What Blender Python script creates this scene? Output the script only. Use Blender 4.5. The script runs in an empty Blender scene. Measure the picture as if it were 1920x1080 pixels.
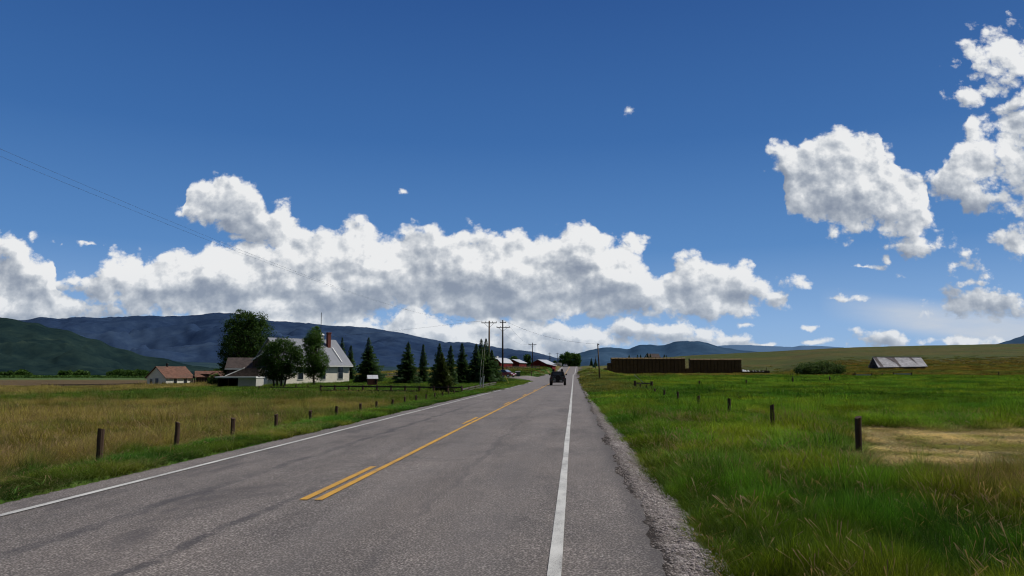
import bpy, math, random
import numpy as np
from mathutils import Vector, Matrix

R = math.radians
PI = math.pi
rng = random.Random(7)
nrg = np.random.default_rng(11)
sc = bpy.context.scene
COL = sc.collection

# ------------------------------------------------------------------ camera
EYE = 1.8
F = 1387.0
PITCH = math.atan(157 / F)
YAW = math.atan(116 * math.cos(PITCH) / F)
CP, SP, CY, SY = math.cos(PITCH), math.sin(PITCH), math.cos(YAW), math.sin(YAW)
cam_d = bpy.data.cameras.new('camera')
cam = bpy.data.objects.new('camera', cam_d)
COL.objects.link(cam)
cam.location = (0, 0, EYE)
cam.rotation_euler = (PI / 2 + PITCH, 0, YAW)
cam_d.sensor_width = 36
cam_d.lens = F / 1920 * 36
cam_d.clip_start = 0.1
cam_d.clip_end = 60000
sc.camera = cam


def at(px, D):
    """point on the map D metres ahead, in the direction the photo shows at column px"""
    L = (px - 960) * CP / F * D
    return (L * CY - D * SY, L * SY + D * CY)


def zat(py, D):
    """height of something seen at row py, D metres ahead"""
    b = (540 - py) / F
    return EYE + D * (SP + b * CP) / (CP - b * SP)


def heading(x, y):
    L = x * CY + y * SY
    D = -x * SY + y * CY
    return L, D


# ------------------------------------------------------------------ numpy noise
def _hash(ix, iy, seed):
    n = (ix.astype(np.int64) * 374761393 + iy.astype(np.int64) * 668265263 + seed * 1442695041) & 0xffffffff
    n = ((n ^ (n >> 13)) * 1274126177) & 0xffffffff
    n = (n ^ (n >> 16)) & 0xffffffff
    return n / 4294967295.0


def vnoise(x, y, seed=0):
    x = np.asarray(x, float); y = np.asarray(y, float)
    ix, iy = np.floor(x), np.floor(y)
    fx, fy = x - ix, y - iy
    fx = fx * fx * (3 - 2 * fx); fy = fy * fy * (3 - 2 * fy)
    a = _hash(ix, iy, seed); b = _hash(ix + 1, iy, seed)
    c = _hash(ix, iy + 1, seed); d = _hash(ix + 1, iy + 1, seed)
    return (a * (1 - fx) + b * fx) * (1 - fy) + (c * (1 - fx) + d * fx) * fy


def fbm(x, y, seed=0, octv=4, gain=0.5):
    s = 0; a = 1; t = 0
    for k in range(octv):
        s = s + a * vnoise(x * 2 ** k + 17.3 * k, y * 2 ** k - 9.1 * k, seed + k)
        t += a; a *= gain
    return s / t


def sstep(a, b, x):
    t = np.clip((np.asarray(x, float) - a) / (b - a), 0, 1)
    return t * t * (3 - 2 * t)


# ------------------------------------------------------------------ the lie of the land
_ys = np.arange(-100, 1200, 2.0)


def _smooth(pts, n=11):
    v = np.interp(_ys, [p[0] for p in pts], [p[1] for p in pts])
    k = np.hanning(n + 2)[1:-1]; k /= k.sum()
    return np.convolve(np.pad(v, n // 2, mode='edge'), k, mode='valid')


_zr = _smooth([(-100, 0), (118, 0), (160, .5), (195, 1.05), (205, 1.08), (225, .75), (250, .6), (300, 1.9), (388, 4.5), (410, 4.6), (500, 2.5), (700, 0), (1200, 0)])
_zl = _smooth([(-100, 0), (125, 0), (160, .9), (200, 2.0), (260, 3.0), (390, 5), (430, 5), (600, 1), (800, 0), (1200, 0)])
_xc = _smooth([(-100, -3.68), (200, -3.68), (390, -2.2), (1200, -2.2)], 41)
_sky_x = [700, 1095, 1110, 1130, 1200, 1310, 1440, 1600, 1720, 1920, 2400]
_sky_y = [697, 690, 682, 677, 673, 666, 659.5, 651.5, 648.5, 644.5, 638]


def road_z(y): return np.interp(y, _ys, _zr)
def road_x(y): return np.interp(y, _ys, _xc)


def H(x, y):
    x = np.asarray(x, float); y = np.asarray(y, float)
    L, D = heading(x, y)
    D = np.maximum(D, .5)
    e = x - road_x(y)
    zr = road_z(y)
    # left
    zl = np.interp(y, _ys, _zl) * np.exp(-(np.maximum(0, -x - 45) / 35.0) ** 2)
    zl = zl - .022 * np.clip(-x - 35, 0, 60) * sstep(20, 70, D)
    zl = zl - .40 * sstep(4.8, 7.2, -e) * sstep(150, 90, D) - .0  + .10 * (fbm(x / 14, y / 14, 3) - .5) * sstep(8, 20, -e)
    zl = zl * 1.0
    # right
    zf = np.interp(D, [0, 40, 60, 90, 120, 150], [-.38, -.36, -.2, .1, .5, .9])
    S = np.interp(960 + F / CP * L / D, _sky_x, _sky_y)
    t = np.clip((D - 150) / 300, 0, 1)
    pyy = 704.4 + (S - 704.4) * (1 - (1 - t) ** 1.25)
    pf = 704.4 - 3.6 * np.clip((D - 150) / 100, 0, 1) + (S - 700.8) * (1 - (1 - np.clip((D - 268) / 182, 0, 1)) ** 1.3) * (D > 268)
    kf = sstep(1560, 1450, 960 + F / CP * L / D)
    pyy = pf * kf + pyy * (1 - kf)
    zh = EYE + D * (697 - pyy) / F
    zh = np.where(D > 450, EYE + 450 * (697 - S) / F - (D - 450) * .012, zh)
    zh = np.maximum(zh, -3)
    zright = np.where(D < 150, zf, zh) + .12 * (fbm(x / 9, y / 9, 5) - .5) * sstep(6, 16, e)
    side_r = sstep(4.3, 6.2, e)
    wide = np.interp(y, [0, 120, 200, 300], [7, 9, 26, 40])
    zright2 = zr - .35 * sstep(4.4, 6.3, e) * np.interp(y, [0, 150, 220], [1, 1, .2])
    k = np.clip((e - 6) / wide, 0, 1)
    bank = np.interp(y, [0, 125, 170, 260, 420], [0, .25, 1.5, 1.4, .4]) * np.exp(-((e - 9) / 4.0) ** 2)
    zright3 = zright2 * (1 - k) + zright * k + bank
    zleft2 = np.where(-e < 4.4, zr, 0)
    kl = sstep(4.4, 6.6, -e)
    zleft3 = zr * (1 - kl) + zl * kl
    z = np.where(e > 0, zright3, zleft3)
    near = (np.abs(e) < 4.35) & (y < 1000)
    z = np.where(near, zr - .16, z)
    sh = (e >= 4.35) & (e < 5.9) & (y < 1000)
    z = np.where(sh, z - .26 * (1 - sstep(5.2, 5.9, e)), z)
    return z


def Hs(x, y): return float(H(np.array([x]), np.array([y]))[0])


# ------------------------------------------------------------------ tagging
def tag(o, label=None, cat=None, group=None, kind=None):
    if label: o['label'] = label
    if cat: o['category'] = cat
    if group: o['group'] = group
    if kind: o['kind'] = kind
    return o


def thing(name, label, cat, loc=(0, 0, 0), rz=0, group=None):
    o = bpy.data.objects.new(name, None)
    o.empty_display_size = .3
    COL.objects.link(o)
    o.location = loc; o.rotation_euler = (0, 0, rz)
    return tag(o, label, cat, group)


def children_of(o):
    return [c for c in ALLCH.get(o.name, [])]


ALLCH = {}


def adopt(o, parent):
    if parent is not None:
        o.parent = parent
        ALLCH.setdefault(parent.name, []).append(o)


def copy_tree(o, parent=None, label=None, loc=None, rz=None, scale=None, group=None):
    c = o.copy(); COL.objects.link(c)
    if parent is not None: adopt(c, parent)
    if label: c['label'] = label
    if group: c['group'] = group
    if loc is not None: c.location = loc
    if rz is not None: c.rotation_euler = (0, 0, rz)
    if scale is not None: c.scale = scale
    for ch in list(ALLCH.get(o.name, [])): copy_tree(ch, c)
    return c


# ------------------------------------------------------------------ mesh builder
class MB:
    def __init__(s): s.v = []; s.f = []; s.m = []; s.mi = 0

    def q(s, pts, faces):
        n = len(s.v); s.v += [tuple(p) for p in pts]
        for f in faces: s.f.append([n + i for i in f]); s.m.append(s.mi)
        return s

    def box(s, x0, y0, z0, x1, y1, z1):
        p = [(x0, y0, z0), (x1, y0, z0), (x1, y1, z0), (x0, y1, z0), (x0, y0, z1), (x1, y0, z1), (x1, y1, z1), (x0, y1, z1)]
        return s.q(p, [(0, 3, 2, 1), (4, 5, 6, 7), (0, 1, 5, 4), (1, 2, 6, 5), (2, 3, 7, 6), (3, 0, 4, 7)])

    def bar(s, a, b, w, h=None):
        h = h or w
        a = Vector(a); b = Vector(b); d = (b - a).normalized()
        up = Vector((0, 0, 1)) if abs(d.z) < .95 else Vector((0, 1, 0))
        sd = d.cross(up).normalized() * w / 2; u = sd.cross(d).normalized() * h / 2
        p = [a - sd - u, a + sd - u, a + sd + u, a - sd + u, b - sd - u, b + sd - u, b + sd + u, b - sd + u]
        return s.q(p, [(3, 2, 1, 0), (4, 5, 6, 7), (0, 1, 5, 4), (1, 2, 6, 5), (2, 3, 7, 6), (3, 0, 4, 7)])

    def tube(s, pts, rad, n=8, cap=True):
        pts = [Vector(p) for p in pts]
        if not hasattr(rad, '__len__'): rad = [rad] * len(pts)
        rings = []
        for i, p in enumerate(pts):
            d = (pts[min(i + 1, len(pts) - 1)] - pts[max(i - 1, 0)]).normalized()
            up = Vector((0, 0, 1)) if abs(d.z) < .9 else Vector((0, 1, 0))
            a = d.cross(up).normalized(); b = a.cross(d).normalized()
            rings.append([p + (a * math.cos(2 * PI * k / n) + b * math.sin(2 * PI * k / n)) * rad[i] for k in range(n)])
        base = len(s.v)
        for r in rings: s.v += [tuple(p) for p in r]
        for i in range(len(pts) - 1):
            for k in range(n):
                s.f.append([base + i * n + k, base + i * n + (k + 1) % n, base + (i + 1) * n + (k + 1) % n, base + (i + 1) * n + k]); s.m.append(s.mi)
        if cap:
            s.f.append([base + k for k in range(n)][::-1]); s.m.append(s.mi)
            s.f.append([base + (len(pts) - 1) * n + k for k in range(n)]); s.m.append(s.mi)
        return s

    def prism(s, poly, axis, a, b):
        """poly: 2-D outline, extruded along axis ('x','y','z') from a to b"""
        def P(p, t):
            if axis == 'x': return (t, p[0], p[1])
            if axis == 'y': return (p[0], t, p[1])
            return (p[0], p[1], t)
        n = len(poly)
        return s.q([P(p, a) for p in poly] + [P(p, b) for p in poly],
                   [list(range(n))[::-1], list(range(n, 2 * n))] + [[i, (i + 1) % n, n + (i + 1) % n, n + i] for i in range(n)])

    def build(s, name, mat, parent=None, smooth=False, bevel=0):
        me = bpy.data.meshes.new(name)
        me.from_pydata(s.v, [], s.f)
        mats = mat if isinstance(mat, (list, tuple)) else [mat]
        for m in mats: me.materials.append(m)
        if len(mats) > 1: me.polygons.foreach_set('material_index', s.m)
        me.update()
        o = bpy.data.objects.new(name, me)
        COL.objects.link(o)
        adopt(o, parent)
        if smooth: me.polygons.foreach_set('use_smooth', [True] * len(me.polygons))
        if bevel:
            md = o.modifiers.new('bevel', 'BEVEL'); md.width = bevel; md.segments = 2; md.limit_method = 'ANGLE'
        bmfix(me)
        return o


def bmfix(me):
    import bmesh
    bm = bmesh.new(); bm.from_mesh(me)
    bmesh.ops.recalc_face_normals(bm, faces=bm.faces)
    bm.to_mesh(me); bm.free()


def np_mesh(name, V, Q, mat, parent=None, smooth=True, cols=None, link=True):
    """V (n,3), Q (m,4) quads; cols: dict name -> (n,3) vertex colours"""
    me = bpy.data.meshes.new(name)
    V = np.asarray(V, np.float32); Q = np.asarray(Q, np.int32)
    m, k = Q.shape
    me.vertices.add(len(V)); me.vertices.foreach_set('co', V.ravel())
    me.loops.add(m * k); me.loops.foreach_set('vertex_index', Q.ravel())
    me.polygons.add(m)
    me.polygons.foreach_set('loop_start', np.arange(0, m * k, k, dtype=np.int32))
    if smooth: me.polygons.foreach_set('use_smooth', np.ones(m, bool))
    me.update(calc_edges=True)
    if cols:
        for nm, c in cols.items():
            a = me.attributes.new(nm, 'FLOAT_COLOR', 'POINT')
            c4 = np.ones((len(V), 4), np.float32); c4[:, :3] = c
            a.data.foreach_set('color', c4.ravel())
    me.materials.append(mat)
    me.validate()
    o = bpy.data.objects.new(name, me)
    if link: COL.objects.link(o)
    adopt(o, parent)
    return o


# ------------------------------------------------------------------ node helpers
class NT:
    def __init__(s, tree): s.t = tree; s.n = tree.nodes; s.l = tree.links

    def new(s, typ, **kw):
        nd = s.n.new(typ)
        for k, v in kw.items(): setattr(nd, k, v)
        return nd

    def put(s, sock, v):
        if v is None: return
        if isinstance(v, bpy.types.NodeSocket): s.l.new(v, sock)
        else: sock.default_value = v

    def m(s, op, a, b=None, c=None, clamp=False):
        nd = s.new('ShaderNodeMath', operation=op, use_clamp=clamp)
        s.put(nd.inputs[0], a); s.put(nd.inputs[1], b); s.put(nd.inputs[2], c)
        return nd.outputs[0]

    def vm(s, op, a, b=None, c=None):
        nd = s.new('ShaderNodeVectorMath', operation=op)
        s.put(nd.inputs[0], a)
        if op == 'SCALE': s.put(nd.inputs['Scale'], b)
        else: s.put(nd.inputs[1], b)
        if c is not None: s.put(nd.inputs[2], c)
        return nd.outputs['Value'] if op in ('LENGTH', 'DOT_PRODUCT', 'DISTANCE') else nd.outputs[0]

    def xyz(s, x, y, z=0.0):
        nd = s.new('ShaderNodeCombineXYZ'); s.put(nd.inputs[0], x); s.put(nd.inputs[1], y); s.put(nd.inputs[2], z)
        return nd.outputs[0]

    def sep(s, v):
        nd = s.new('ShaderNodeSeparateXYZ'); s.put(nd.inputs[0], v); return nd.outputs

    def noise(s, vec, scale, detail=4, rough=.5, dist=0, dim='3D', out=0):
        nd = s.new('ShaderNodeTexNoise', noise_dimensions=dim)
        s.put(nd.inputs['Vector'], vec); nd.inputs['Scale'].default_value = scale
        nd.inputs['Detail'].default_value = detail; nd.inputs['Roughness'].default_value = rough
        nd.inputs['Distortion'].default_value = dist
        return nd.outputs[out]

    def ramp(s, fac, stops, interp='LINEAR'):
        nd = s.new('ShaderNodeValToRGB'); cr = nd.color_ramp; cr.interpolation = interp
        while len(cr.elements) < len(stops): cr.elements.new(.5)
        for e, (p, c) in zip(cr.elements, stops):
            e.position = p
            e.color = (c, c, c, 1) if not hasattr(c, '__len__') else (*c, 1)
        s.put(nd.inputs[0], fac)
        return nd.outputs[0]

    def mix(s, fac, a, b, blend='MIX'):
        nd = s.new('ShaderNodeMix', data_type='RGBA', blend_type=blend)
        s.put(nd.inputs[0], fac)
        for i, v in ((6, a), (7, b)):
            if isinstance(v, tuple) and len(v) == 3: v = (*v, 1)
            s.put(nd.inputs[i], v)
        return nd.outputs[2]

    def maprange(s, v, a, b, c=0., d=1., smooth=False):
        nd = s.new('ShaderNodeMapRange'); nd.interpolation_type = 'SMOOTHSTEP' if smooth else 'LINEAR'
        s.put(nd.inputs[0], v)
        for i, q in zip((1, 2, 3, 4), (a, b, c, d)): s.put(nd.inputs[i], q)
        return nd.outputs[0]


def material(name, rough=.8, spec=.3):
    m = bpy.data.materials.new(name); m.use_nodes = True
    t = NT(m.node_tree)
    b = m.node_tree.nodes['Principled BSDF']
    b.inputs['Roughness'].default_value = rough
    b.inputs['Specular IOR Level'].default_value = spec
    return m, t, b


def geo_pos(t): return t.new('ShaderNodeNewGeometry').outputs['Position']


def obj_pos(t): return t.new('ShaderNodeTexCoord').outputs['Object']


def bump(t, b, h, strength=.5, dist=.02):
    nd = t.new('ShaderNodeBump'); nd.inputs['Strength'].default_value = strength; nd.inputs['Distance'].default_value = dist
    t.put(nd.inputs['Height'], h); t.l.new(nd.outputs[0], b.inputs['Normal'])


def simple(name, col, rough=.8, var=.25, scale=3., spec=.3, metal=0, stretch=(1, 1, 1), bmp=.3, bd=.01):
    """weathered single-colour surface: broad and fine mottling plus a little bump"""
    m, t, b = material(name, rough, spec)
    p = t.vm('MULTIPLY', obj_pos(t), stretch)
    n1 = t.noise(p, scale, 6, .65); n2 = t.noise(p, scale * .17, 3, .6)
    f = t.m('ADD', t.m('MULTIPLY', n1, .6), t.m('MULTIPLY', n2, .4))
    g = t.maprange(f, .3, .7, 1 - var, 1 + var)
    c = t.mix(1.0, (*col, 1), t.xyz(g, g, g), 'MULTIPLY')
    t.put(b.inputs['Base Color'], c); b.inputs['Metallic'].default_value = metal
    if bmp: bump(t, b, n1, bmp, bd)
    return m
# ------------------------------------------------------------------ sun and sky
SUN_EL, SUN_AZ = R(54), R(80)      # azimuth measured to the right of the camera heading
saz = SUN_AZ - YAW                 # clockwise from world +Y
sd = Vector((math.sin(saz) * math.cos(SUN_EL), math.cos(saz) * math.cos(SUN_EL), math.sin(SUN_EL)))
sl = bpy.data.lights.new('sun', 'SUN'); sl.energy = 3.9; sl.angle = R(.5); sl.color = (1, .955, .89)
so = bpy.data.objects.new('sun', sl); COL.objects.link(so)
so.rotation_euler = sd.to_track_quat('Z', 'Y').to_euler()
so.location = (60, 60, 120)


def uv(px, py):
    a = (px - 960) / F; b = (540 - py) / F
    k = CP - b * SP
    return a / k, (SP + b * CP) / k


VMAX = 0.62


def curve_node(t, u, pts, x0, x1):
    """envelope in direction space: pts are (column, row) picks, u spans columns x0..x1"""
    u0, u1 = uv(x0, 560)[0], uv(x1, 560)[0]
    f = t.maprange(u, u0, u1)
    nd = t.new('ShaderNodeFloatCurve')
    c = nd.mapping.curves[0]
    P = []
    for px, py in pts:
        a, v = uv(px, py)
        P.append((min(1, max(0, (a - u0) / (u1 - u0))), v / VMAX))
    P.sort()
    while len(c.points) < len(P): c.points.new(.5, .5)
    for q, p in zip(c.points, P):
        q.location = p; q.handle_type = 'AUTO_CLAMPED'
    nd.mapping.update()
    t.put(nd.inputs['Value'], f); nd.inputs['Factor'].default_value = 1
    return t.m('MULTIPLY', nd.outputs[0], VMAX)


LAYERS = [
    # name, x0, x1, top, bottom, height scale, strength
    ('main', 110, 1470,
     [(110, 535), (130, 515), (180, 505), (200, 487), (240, 480), (290, 490), (320, 475), (345, 468), (368, 478), (385, 458), (420, 452), (480, 455),
      (530, 448), (580, 450), (600, 436), (635, 420), (660, 414), (690, 420), (708, 442), (750, 440), (790, 430), (815, 430), (832, 442), (870, 435), (930, 446), (1000, 444),
      (1050, 440), (1066, 421), (1090, 415), (1115, 424), (1128, 442), (1170, 460), (1200, 488), (1245, 514), (1270, 495), (1305, 476), (1340, 486),
      (1370, 505), (1402, 506), (1425, 526), (1440, 548), (1470, 562)],
     [(110, 530), (150, 545), (200, 562), (240, 580), (300, 598), (400, 600), (500, 612), (600, 618), (690, 608), (715, 570), (760, 566), (800, 585), (900, 604), (1000, 604),
      (1100, 594), (1200, 590), (1330, 590), (1400, 580), (1440, 568), (1470, 560)]),
    ('tower', 332, 610,
     [(332, 402), (345, 392), (352, 362), (368, 340), (395, 329), (430, 325), (458, 340), (480, 366), (505, 390), (535, 392), (555, 408), (580, 442), (610, 470)],
     [(332, 408), (350, 405), (375, 412), (410, 428), (440, 440), (480, 452), (520, 480), (610, 480)]),
    ('low', 300, 1400,
     [(300, 590), (420, 575), (560, 572), (690, 596), (730, 590), (770, 568), (820, 592), (860, 604), (930, 590), (1000, 594), (1060, 604), (1110, 612), (1140, 612), (1185, 599),
      (1230, 608), (1285, 603), (1330, 624), (1400, 634)],
     [(300, 720), (1000, 720), (1080, 660), (1150, 645), (1250, 640), (1340, 638), (1400, 636)]),
    ('left', -500, 225,
     [(-500, 420), (-200, 430), (-60, 440), (10, 444), (40, 464), (68, 478), (98, 480), (106, 515), (118, 555), (140, 564), (170, 556), (200, 560), (225, 580)],
     [(-500, 700), (0, 620), (120, 610), (200, 592), (225, 580)]),
    ('cloud a', 1440, 1778,
     [(1440, 292), (1452, 270), (1480, 266), (1505, 257), (1560, 254), (1600, 256), (1648, 250), (1662, 281), (1682, 292), (1702, 332), (1728, 352), (1740, 385), (1778, 425)],
     [(1440, 293), (1458, 302), (1468, 345), (1478, 385), (1500, 405), (1545, 415), (1590, 434), (1630, 424), (1690, 436), (1745, 432), (1778, 424)]),
    ('cloud b', 1730, 2300,
     [(1730, 345), (1760, 322), (1774, 300), (1798, 276), (1812, 262), (1824, 226), (1850, 208), (1885, 196), (1915, 172), (1990, 120), (2100, 60), (2300, 300)],
     [(1730, 342), (1760, 362), (1790, 368), (1806, 398), (1830, 398), (1860, 378), (1905, 388), (2000, 400), (2300, 420)]),
]
# small loose clouds: centre, half width, half height (picks), weight
PUFFS = [
    (1890, 104, 56, 38, 1.0), (1856, 128, 34, 22, .9), (1818, 180, 34, 22, .82), (1852, 172, 26, 18, .7),
    (1712, 463, 30, 20, .8), (1910, 446, 34, 26, .9), (1800, 500, 42, 26, .62), (1820, 536, 30, 9, .6), (1850, 568, 80, 20, .95), (1660, 634, 42, 15, .75),
    (1500, 530, 36, 18, .25), (1182, 206, 15, 12, .45), (760, 362, 13, 7, .5), (1396, 609, 20, 5, .6), (1190, 452, 18, 18, .6), (62, 448, 10, 14, .12),
    (112, 457, 14, 8, .22), (1515, 613, 16, 5, .6), (1690, 512, 14, 8, .4), (1665, 486, 10, 8, .35), (1520, 640, 26, 5, .6), (1800, 642, 60, 8, .75), (165, 455, 30, 4, .12),
    (1575, 562, 55, 7, .35), (445, 442, 26, 10, .6), (1430, 646, 20, 4, .6), (1625, 500, 50, 5, .2),
]

world = bpy.data.worlds.new('World'); sc.world = world; world.use_nodes = True
wt = world.node_tree; wt.nodes.clear()


def build_field():
    g = bpy.data.node_groups.new('cloud_field', 'ShaderNodeTree')
    g.interface.new_socket('UV', in_out='INPUT', socket_type='NodeSocketVector')
    for n in ('Density', 'Body', 'Height', 'Fine'): g.interface.new_socket(n, in_out='OUTPUT', socket_type='NodeSocketFloat')
    t = NT(g)
    gi = t.new('NodeGroupInput'); go = t.new('NodeGroupOutput')
    p = gi.outputs[0]
    # domain warp
    w1 = t.noise(p, 22, 3, .55, out=1)
    w = t.vm('MULTIPLY', t.vm('SUBTRACT', w1, (.5, .5, .5)), (.030, .024, 0))
    q = t.vm('ADD', p, w)
    u, v, _ = t.sep(q)
    body = None; hh = None
    for name, x0, x1, top, bot in LAYERS:
        T = curve_node(t, u, top, x0, x1); B = curve_node(t, u, bot, x0, x1)
        a = t.m('SUBTRACT', T, v); b = t.m('SUBTRACT', v, B)
        th = t.m('MAXIMUM', t.m('SUBTRACT', T, B), .004)
        soft = .6 if name == 'low' else 1.
        d = t.m('MINIMUM', t.m('MULTIPLY', a, 1.0), t.m('MULTIPLY', b, .8))
        d = t.m('MINIMUM', d, .045)
        if name == 'cloud b': d = t.m('MINIMUM', d, .0068)
        if name == 'low': d = t.m('MINIMUM', d, .012)
        if name == 'left': d = t.m('MINIMUM', d, .022)
        # outside the horizontal span nothing
        u0, u1 = uv(x0, 560)[0], uv(x1, 560)[0]
        side = t.m('MINIMUM', t.m('SUBTRACT', u, u0), t.m('SUBTRACT', u1, u))
        d = t.m('MINIMUM', d, t.m('MULTIPLY', side, 1.2))
        h = t.m('DIVIDE', b, th)
        if body is None: body, hh = d, h
        else:
            gt = t.maprange(t.m('SUBTRACT', d, body), -.007, .007, 0, 1, True)
            hh = t.m('ADD', t.m('MULTIPLY', hh, t.m('SUBTRACT', 1., gt)), t.m('MULTIPLY', h, gt))
            body = t.m('MAXIMUM', body, d)
    for px, py, rx, ry, wgt in PUFFS:
        cu, cv = uv(px, py)
        d = t.vm('MULTIPLY', t.vm('SUBTRACT', q, (cu, cv, 0)), (F / rx, F / ry, 0))
        f = t.m('MULTIPLY_ADD', t.vm('LENGTH', d), -.015, .016 - (1 - wgt) * .014)
        body = t.m('MAXIMUM', body, f)
    for px, py, rx, ry in ((1780, 225, 20, 24),):
        cu, cv = uv(px, py)
        d = t.vm('MULTIPLY', t.vm('SUBTRACT', q, (cu, cv, 0)), (F / rx, F / ry, 0))
        body = t.m('MINIMUM', body, t.m('MULTIPLY_ADD', t.vm('LENGTH', d), .016, -.016))
    # billows
    vo = t.new('ShaderNodeTexVoronoi', voronoi_dimensions='2D', feature='F1', normalize=True)
    t.put(vo.inputs['Vector'], t.vm('MULTIPLY', t.vm('ADD', p, t.vm('SCALE', w, .55)), (1, 1.15, 0)))
    vo.inputs['Scale'].default_value = 24; vo.inputs['Detail'].default_value = 4
    vo.inputs['Roughness'].default_value = .55; vo.inputs['Lacunarity'].default_value = 2.1
    bil = t.m('SUBTRACT', .42, vo.outputs['Distance'])
    n1 = t.m('SUBTRACT', t.noise(t.vm('MULTIPLY', p, (1, 1.3, 1)), 32, 7, .52), .5)
    n0 = t.m('SUBTRACT', t.noise(t.vm('ADD', p, (3.3, 1.7, 0)), 9, 2, .5), .5)
    fine = t.m('ADD', t.m('MULTIPLY', bil, .062), t.m('MULTIPLY', n1, .043))
    dens = t.m('ADD', body, t.m('ADD', fine, t.m('MULTIPLY', n0, .020)))
    for i, o in enumerate((dens, body, hh, fine)): t.put(go.inputs[i], o)
    return g


def build_world():
    t = NT(wt)
    tc = t.new('ShaderNodeTexCoord').outputs['Generated']
    dirn = t.vm('NORMALIZE', tc)
    L = t.vm('DOT_PRODUCT', dirn, (CY, SY, 0)); D = t.vm('DOT_PRODUCT', dirn, (-SY, CY, 0))
    z = t.sep(dirn)[2]
    Dm = t.m('MAXIMUM', D, .08)
    u = t.m('DIVIDE', L, Dm); v = t.m('DIVIDE', z, Dm)
    p = t.xyz(u, v, 0)
    fg = build_field()

    def call(vec):
        nd = t.new('ShaderNodeGroup'); nd.node_tree = fg; t.put(nd.inputs[0], vec); return nd.outputs
    a = call(p)
    b = call(t.vm('ADD', p, (.0062, .0105, 0)))
    dens = a[0]
    rel = t.m('SUBTRACT', dens, b[0])
    # broad relief from a longer step
    n_lo = t.noise(p, 13, 4, .55); n_lo2 = t.noise(t.vm('ADD', p, (.010, .018, 0)), 13, 4, .55)
    rel2 = t.m('SUBTRACT', n_lo, n_lo2)
    alpha = t.maprange(dens, -.001, .013, 0, 1, True)
    thick = t.maprange(dens, .0, .05, 0, 1, True)
    hgt = t.maprange(a[2], 0, 1, 0, 1)
    lit = t.m('MULTIPLY_ADD', rel, 20.0, .64)
    lit = t.m('ADD', lit, t.m('MULTIPLY', rel2, 2.3))
    lit = t.m('ADD', lit, t.m('MULTIPLY', t.m('SUBTRACT', hgt, .50), .30))
    patch = t.maprange(t.noise(t.vm('ADD', p, (7.7, 2.2, 0)), 7.5, 3, .5), .42, .68, 0, 1, True)
    lit = t.m('SUBTRACT', lit, t.m('MULTIPLY', t.m('MULTIPLY', patch, thick), t.m('MULTIPLY_ADD', hgt, -.36, .40)))
    edge = t.m('SUBTRACT', 1., thick)
    lit = t.m('ADD', lit, t.m('MULTIPLY', edge, .12), clamp=True)
    ccol = t.ramp(lit, [(0, (.24, .285, .37)), (.28, (.32, .365, .44)), (.55, (.45, .49, .55)), (.78, (.62, .65, .69)), (1, (.83, .84, .85))])
    # thin high streak low on the right
    uvs = t.vm('SUBTRACT', p, (*uv(1800, 608), 0))
    uu, vv, _ = t.sep(uvs)
    sl_ = t.m('MULTIPLY_ADD', uu, .15, vv)
    st = t.m('SUBTRACT', 1., t.m('ABSOLUTE', t.m('MULTIPLY', sl_, 36)))
    wd = t.maprange(uu, -.19, .10, .0, 1.)
    stn = t.noise(t.vm('MULTIPLY', p, (1, 5, 1)), 9, 5, .6)
    streak = t.m('MULTIPLY', t.m('MULTIPLY', t.maprange(t.m('ADD', st, t.m('MULTIPLY', wd, .35)), 0, 1, 0, 1, True), t.m('MINIMUM', t.m('MULTIPLY', wd, 2.2), 1.)), t.maprange(stn, .2, .65, .6, 1.))
    front = t.maprange(D, .3, .45)
    alpha = t.m('MULTIPLY', alpha, front)
    streak = t.m('MULTIPLY', streak, front)
    # blue sky
    sky = t.new('ShaderNodeTexSky', sky_type='NISHITA')
    sky.sun_disc = False; sky.sun_elevation = SUN_EL; sky.sun_rotation = saz
    sky.altitude = 2000; sky.air_density = 1.0; sky.dust_density = .35; sky.ozone_density = 2.2
    deep = t.ramp(z, [(0, (.30, .47, .72)), (.06, (.235, .41, .70)), (.16, (.090, .238, .53)), (.30, (.040, .143, .395)), (.48, (.020, .084, .285)), (1, (.02, .07, .25))])
    skc = t.mix(.92, t.vm('SCALE', sky.outputs[0], SKY_ST), deep)
    # unseen mottled grey added behind the camera to neutralise the blue sky light
    bn = t.noise(dirn, 3.0, 3, .55)
    back = t.m('MULTIPLY', t.maprange(D, .1, -.35, 0, 1, True), t.maprange(bn, .40, .55, .45, .95))
    skc = t.mix(back, skc, (.115, .118, .125, 1))
    c = t.mix(streak, skc, (.54, .60, .69, 1))
    # haze thickens toward the horizon in front of far clouds
    hz = t.maprange(v, .0, .14, .30, .0)
    cc = t.mix(hz, ccol, (.42, .53, .68, 1))
    c = t.mix(alpha, c, cc)
    bg = t.new('ShaderNodeBackground'); t.put(bg.inputs['Color'], c)
    bg0 = t.new('ShaderNodeBackground'); t.put(bg0.inputs['Color'], skc)
    # the part of the sky that has clouds
    band = t.m('MULTIPLY', t.m('GREATER_THAN', v, -.01), t.m('LESS_THAN', v, t.m('MULTIPLY_ADD', t.m('GREATER_THAN', u, .12), .24, .285)))
    reg = t.m('MULTIPLY', band, t.m('GREATER_THAN', D, .3))
    mx = t.new('ShaderNodeMixShader'); t.put(mx.inputs[0], reg)
    t.l.new(bg0.outputs[0], mx.inputs[1]); t.l.new(bg.outputs[0], mx.inputs[2])
    out = t.new('ShaderNodeOutputWorld'); t.l.new(mx.outputs[0], out.inputs[0])
    world.cycles.sampling_method = 'MANUAL'; world.cycles.sample_map_resolution = 256


SKY_ST = .10
build_world()
sc.view_settings.view_transform = 'Standard'; sc.view_settings.look = 'None'; sc.view_settings.exposure = 0

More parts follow.
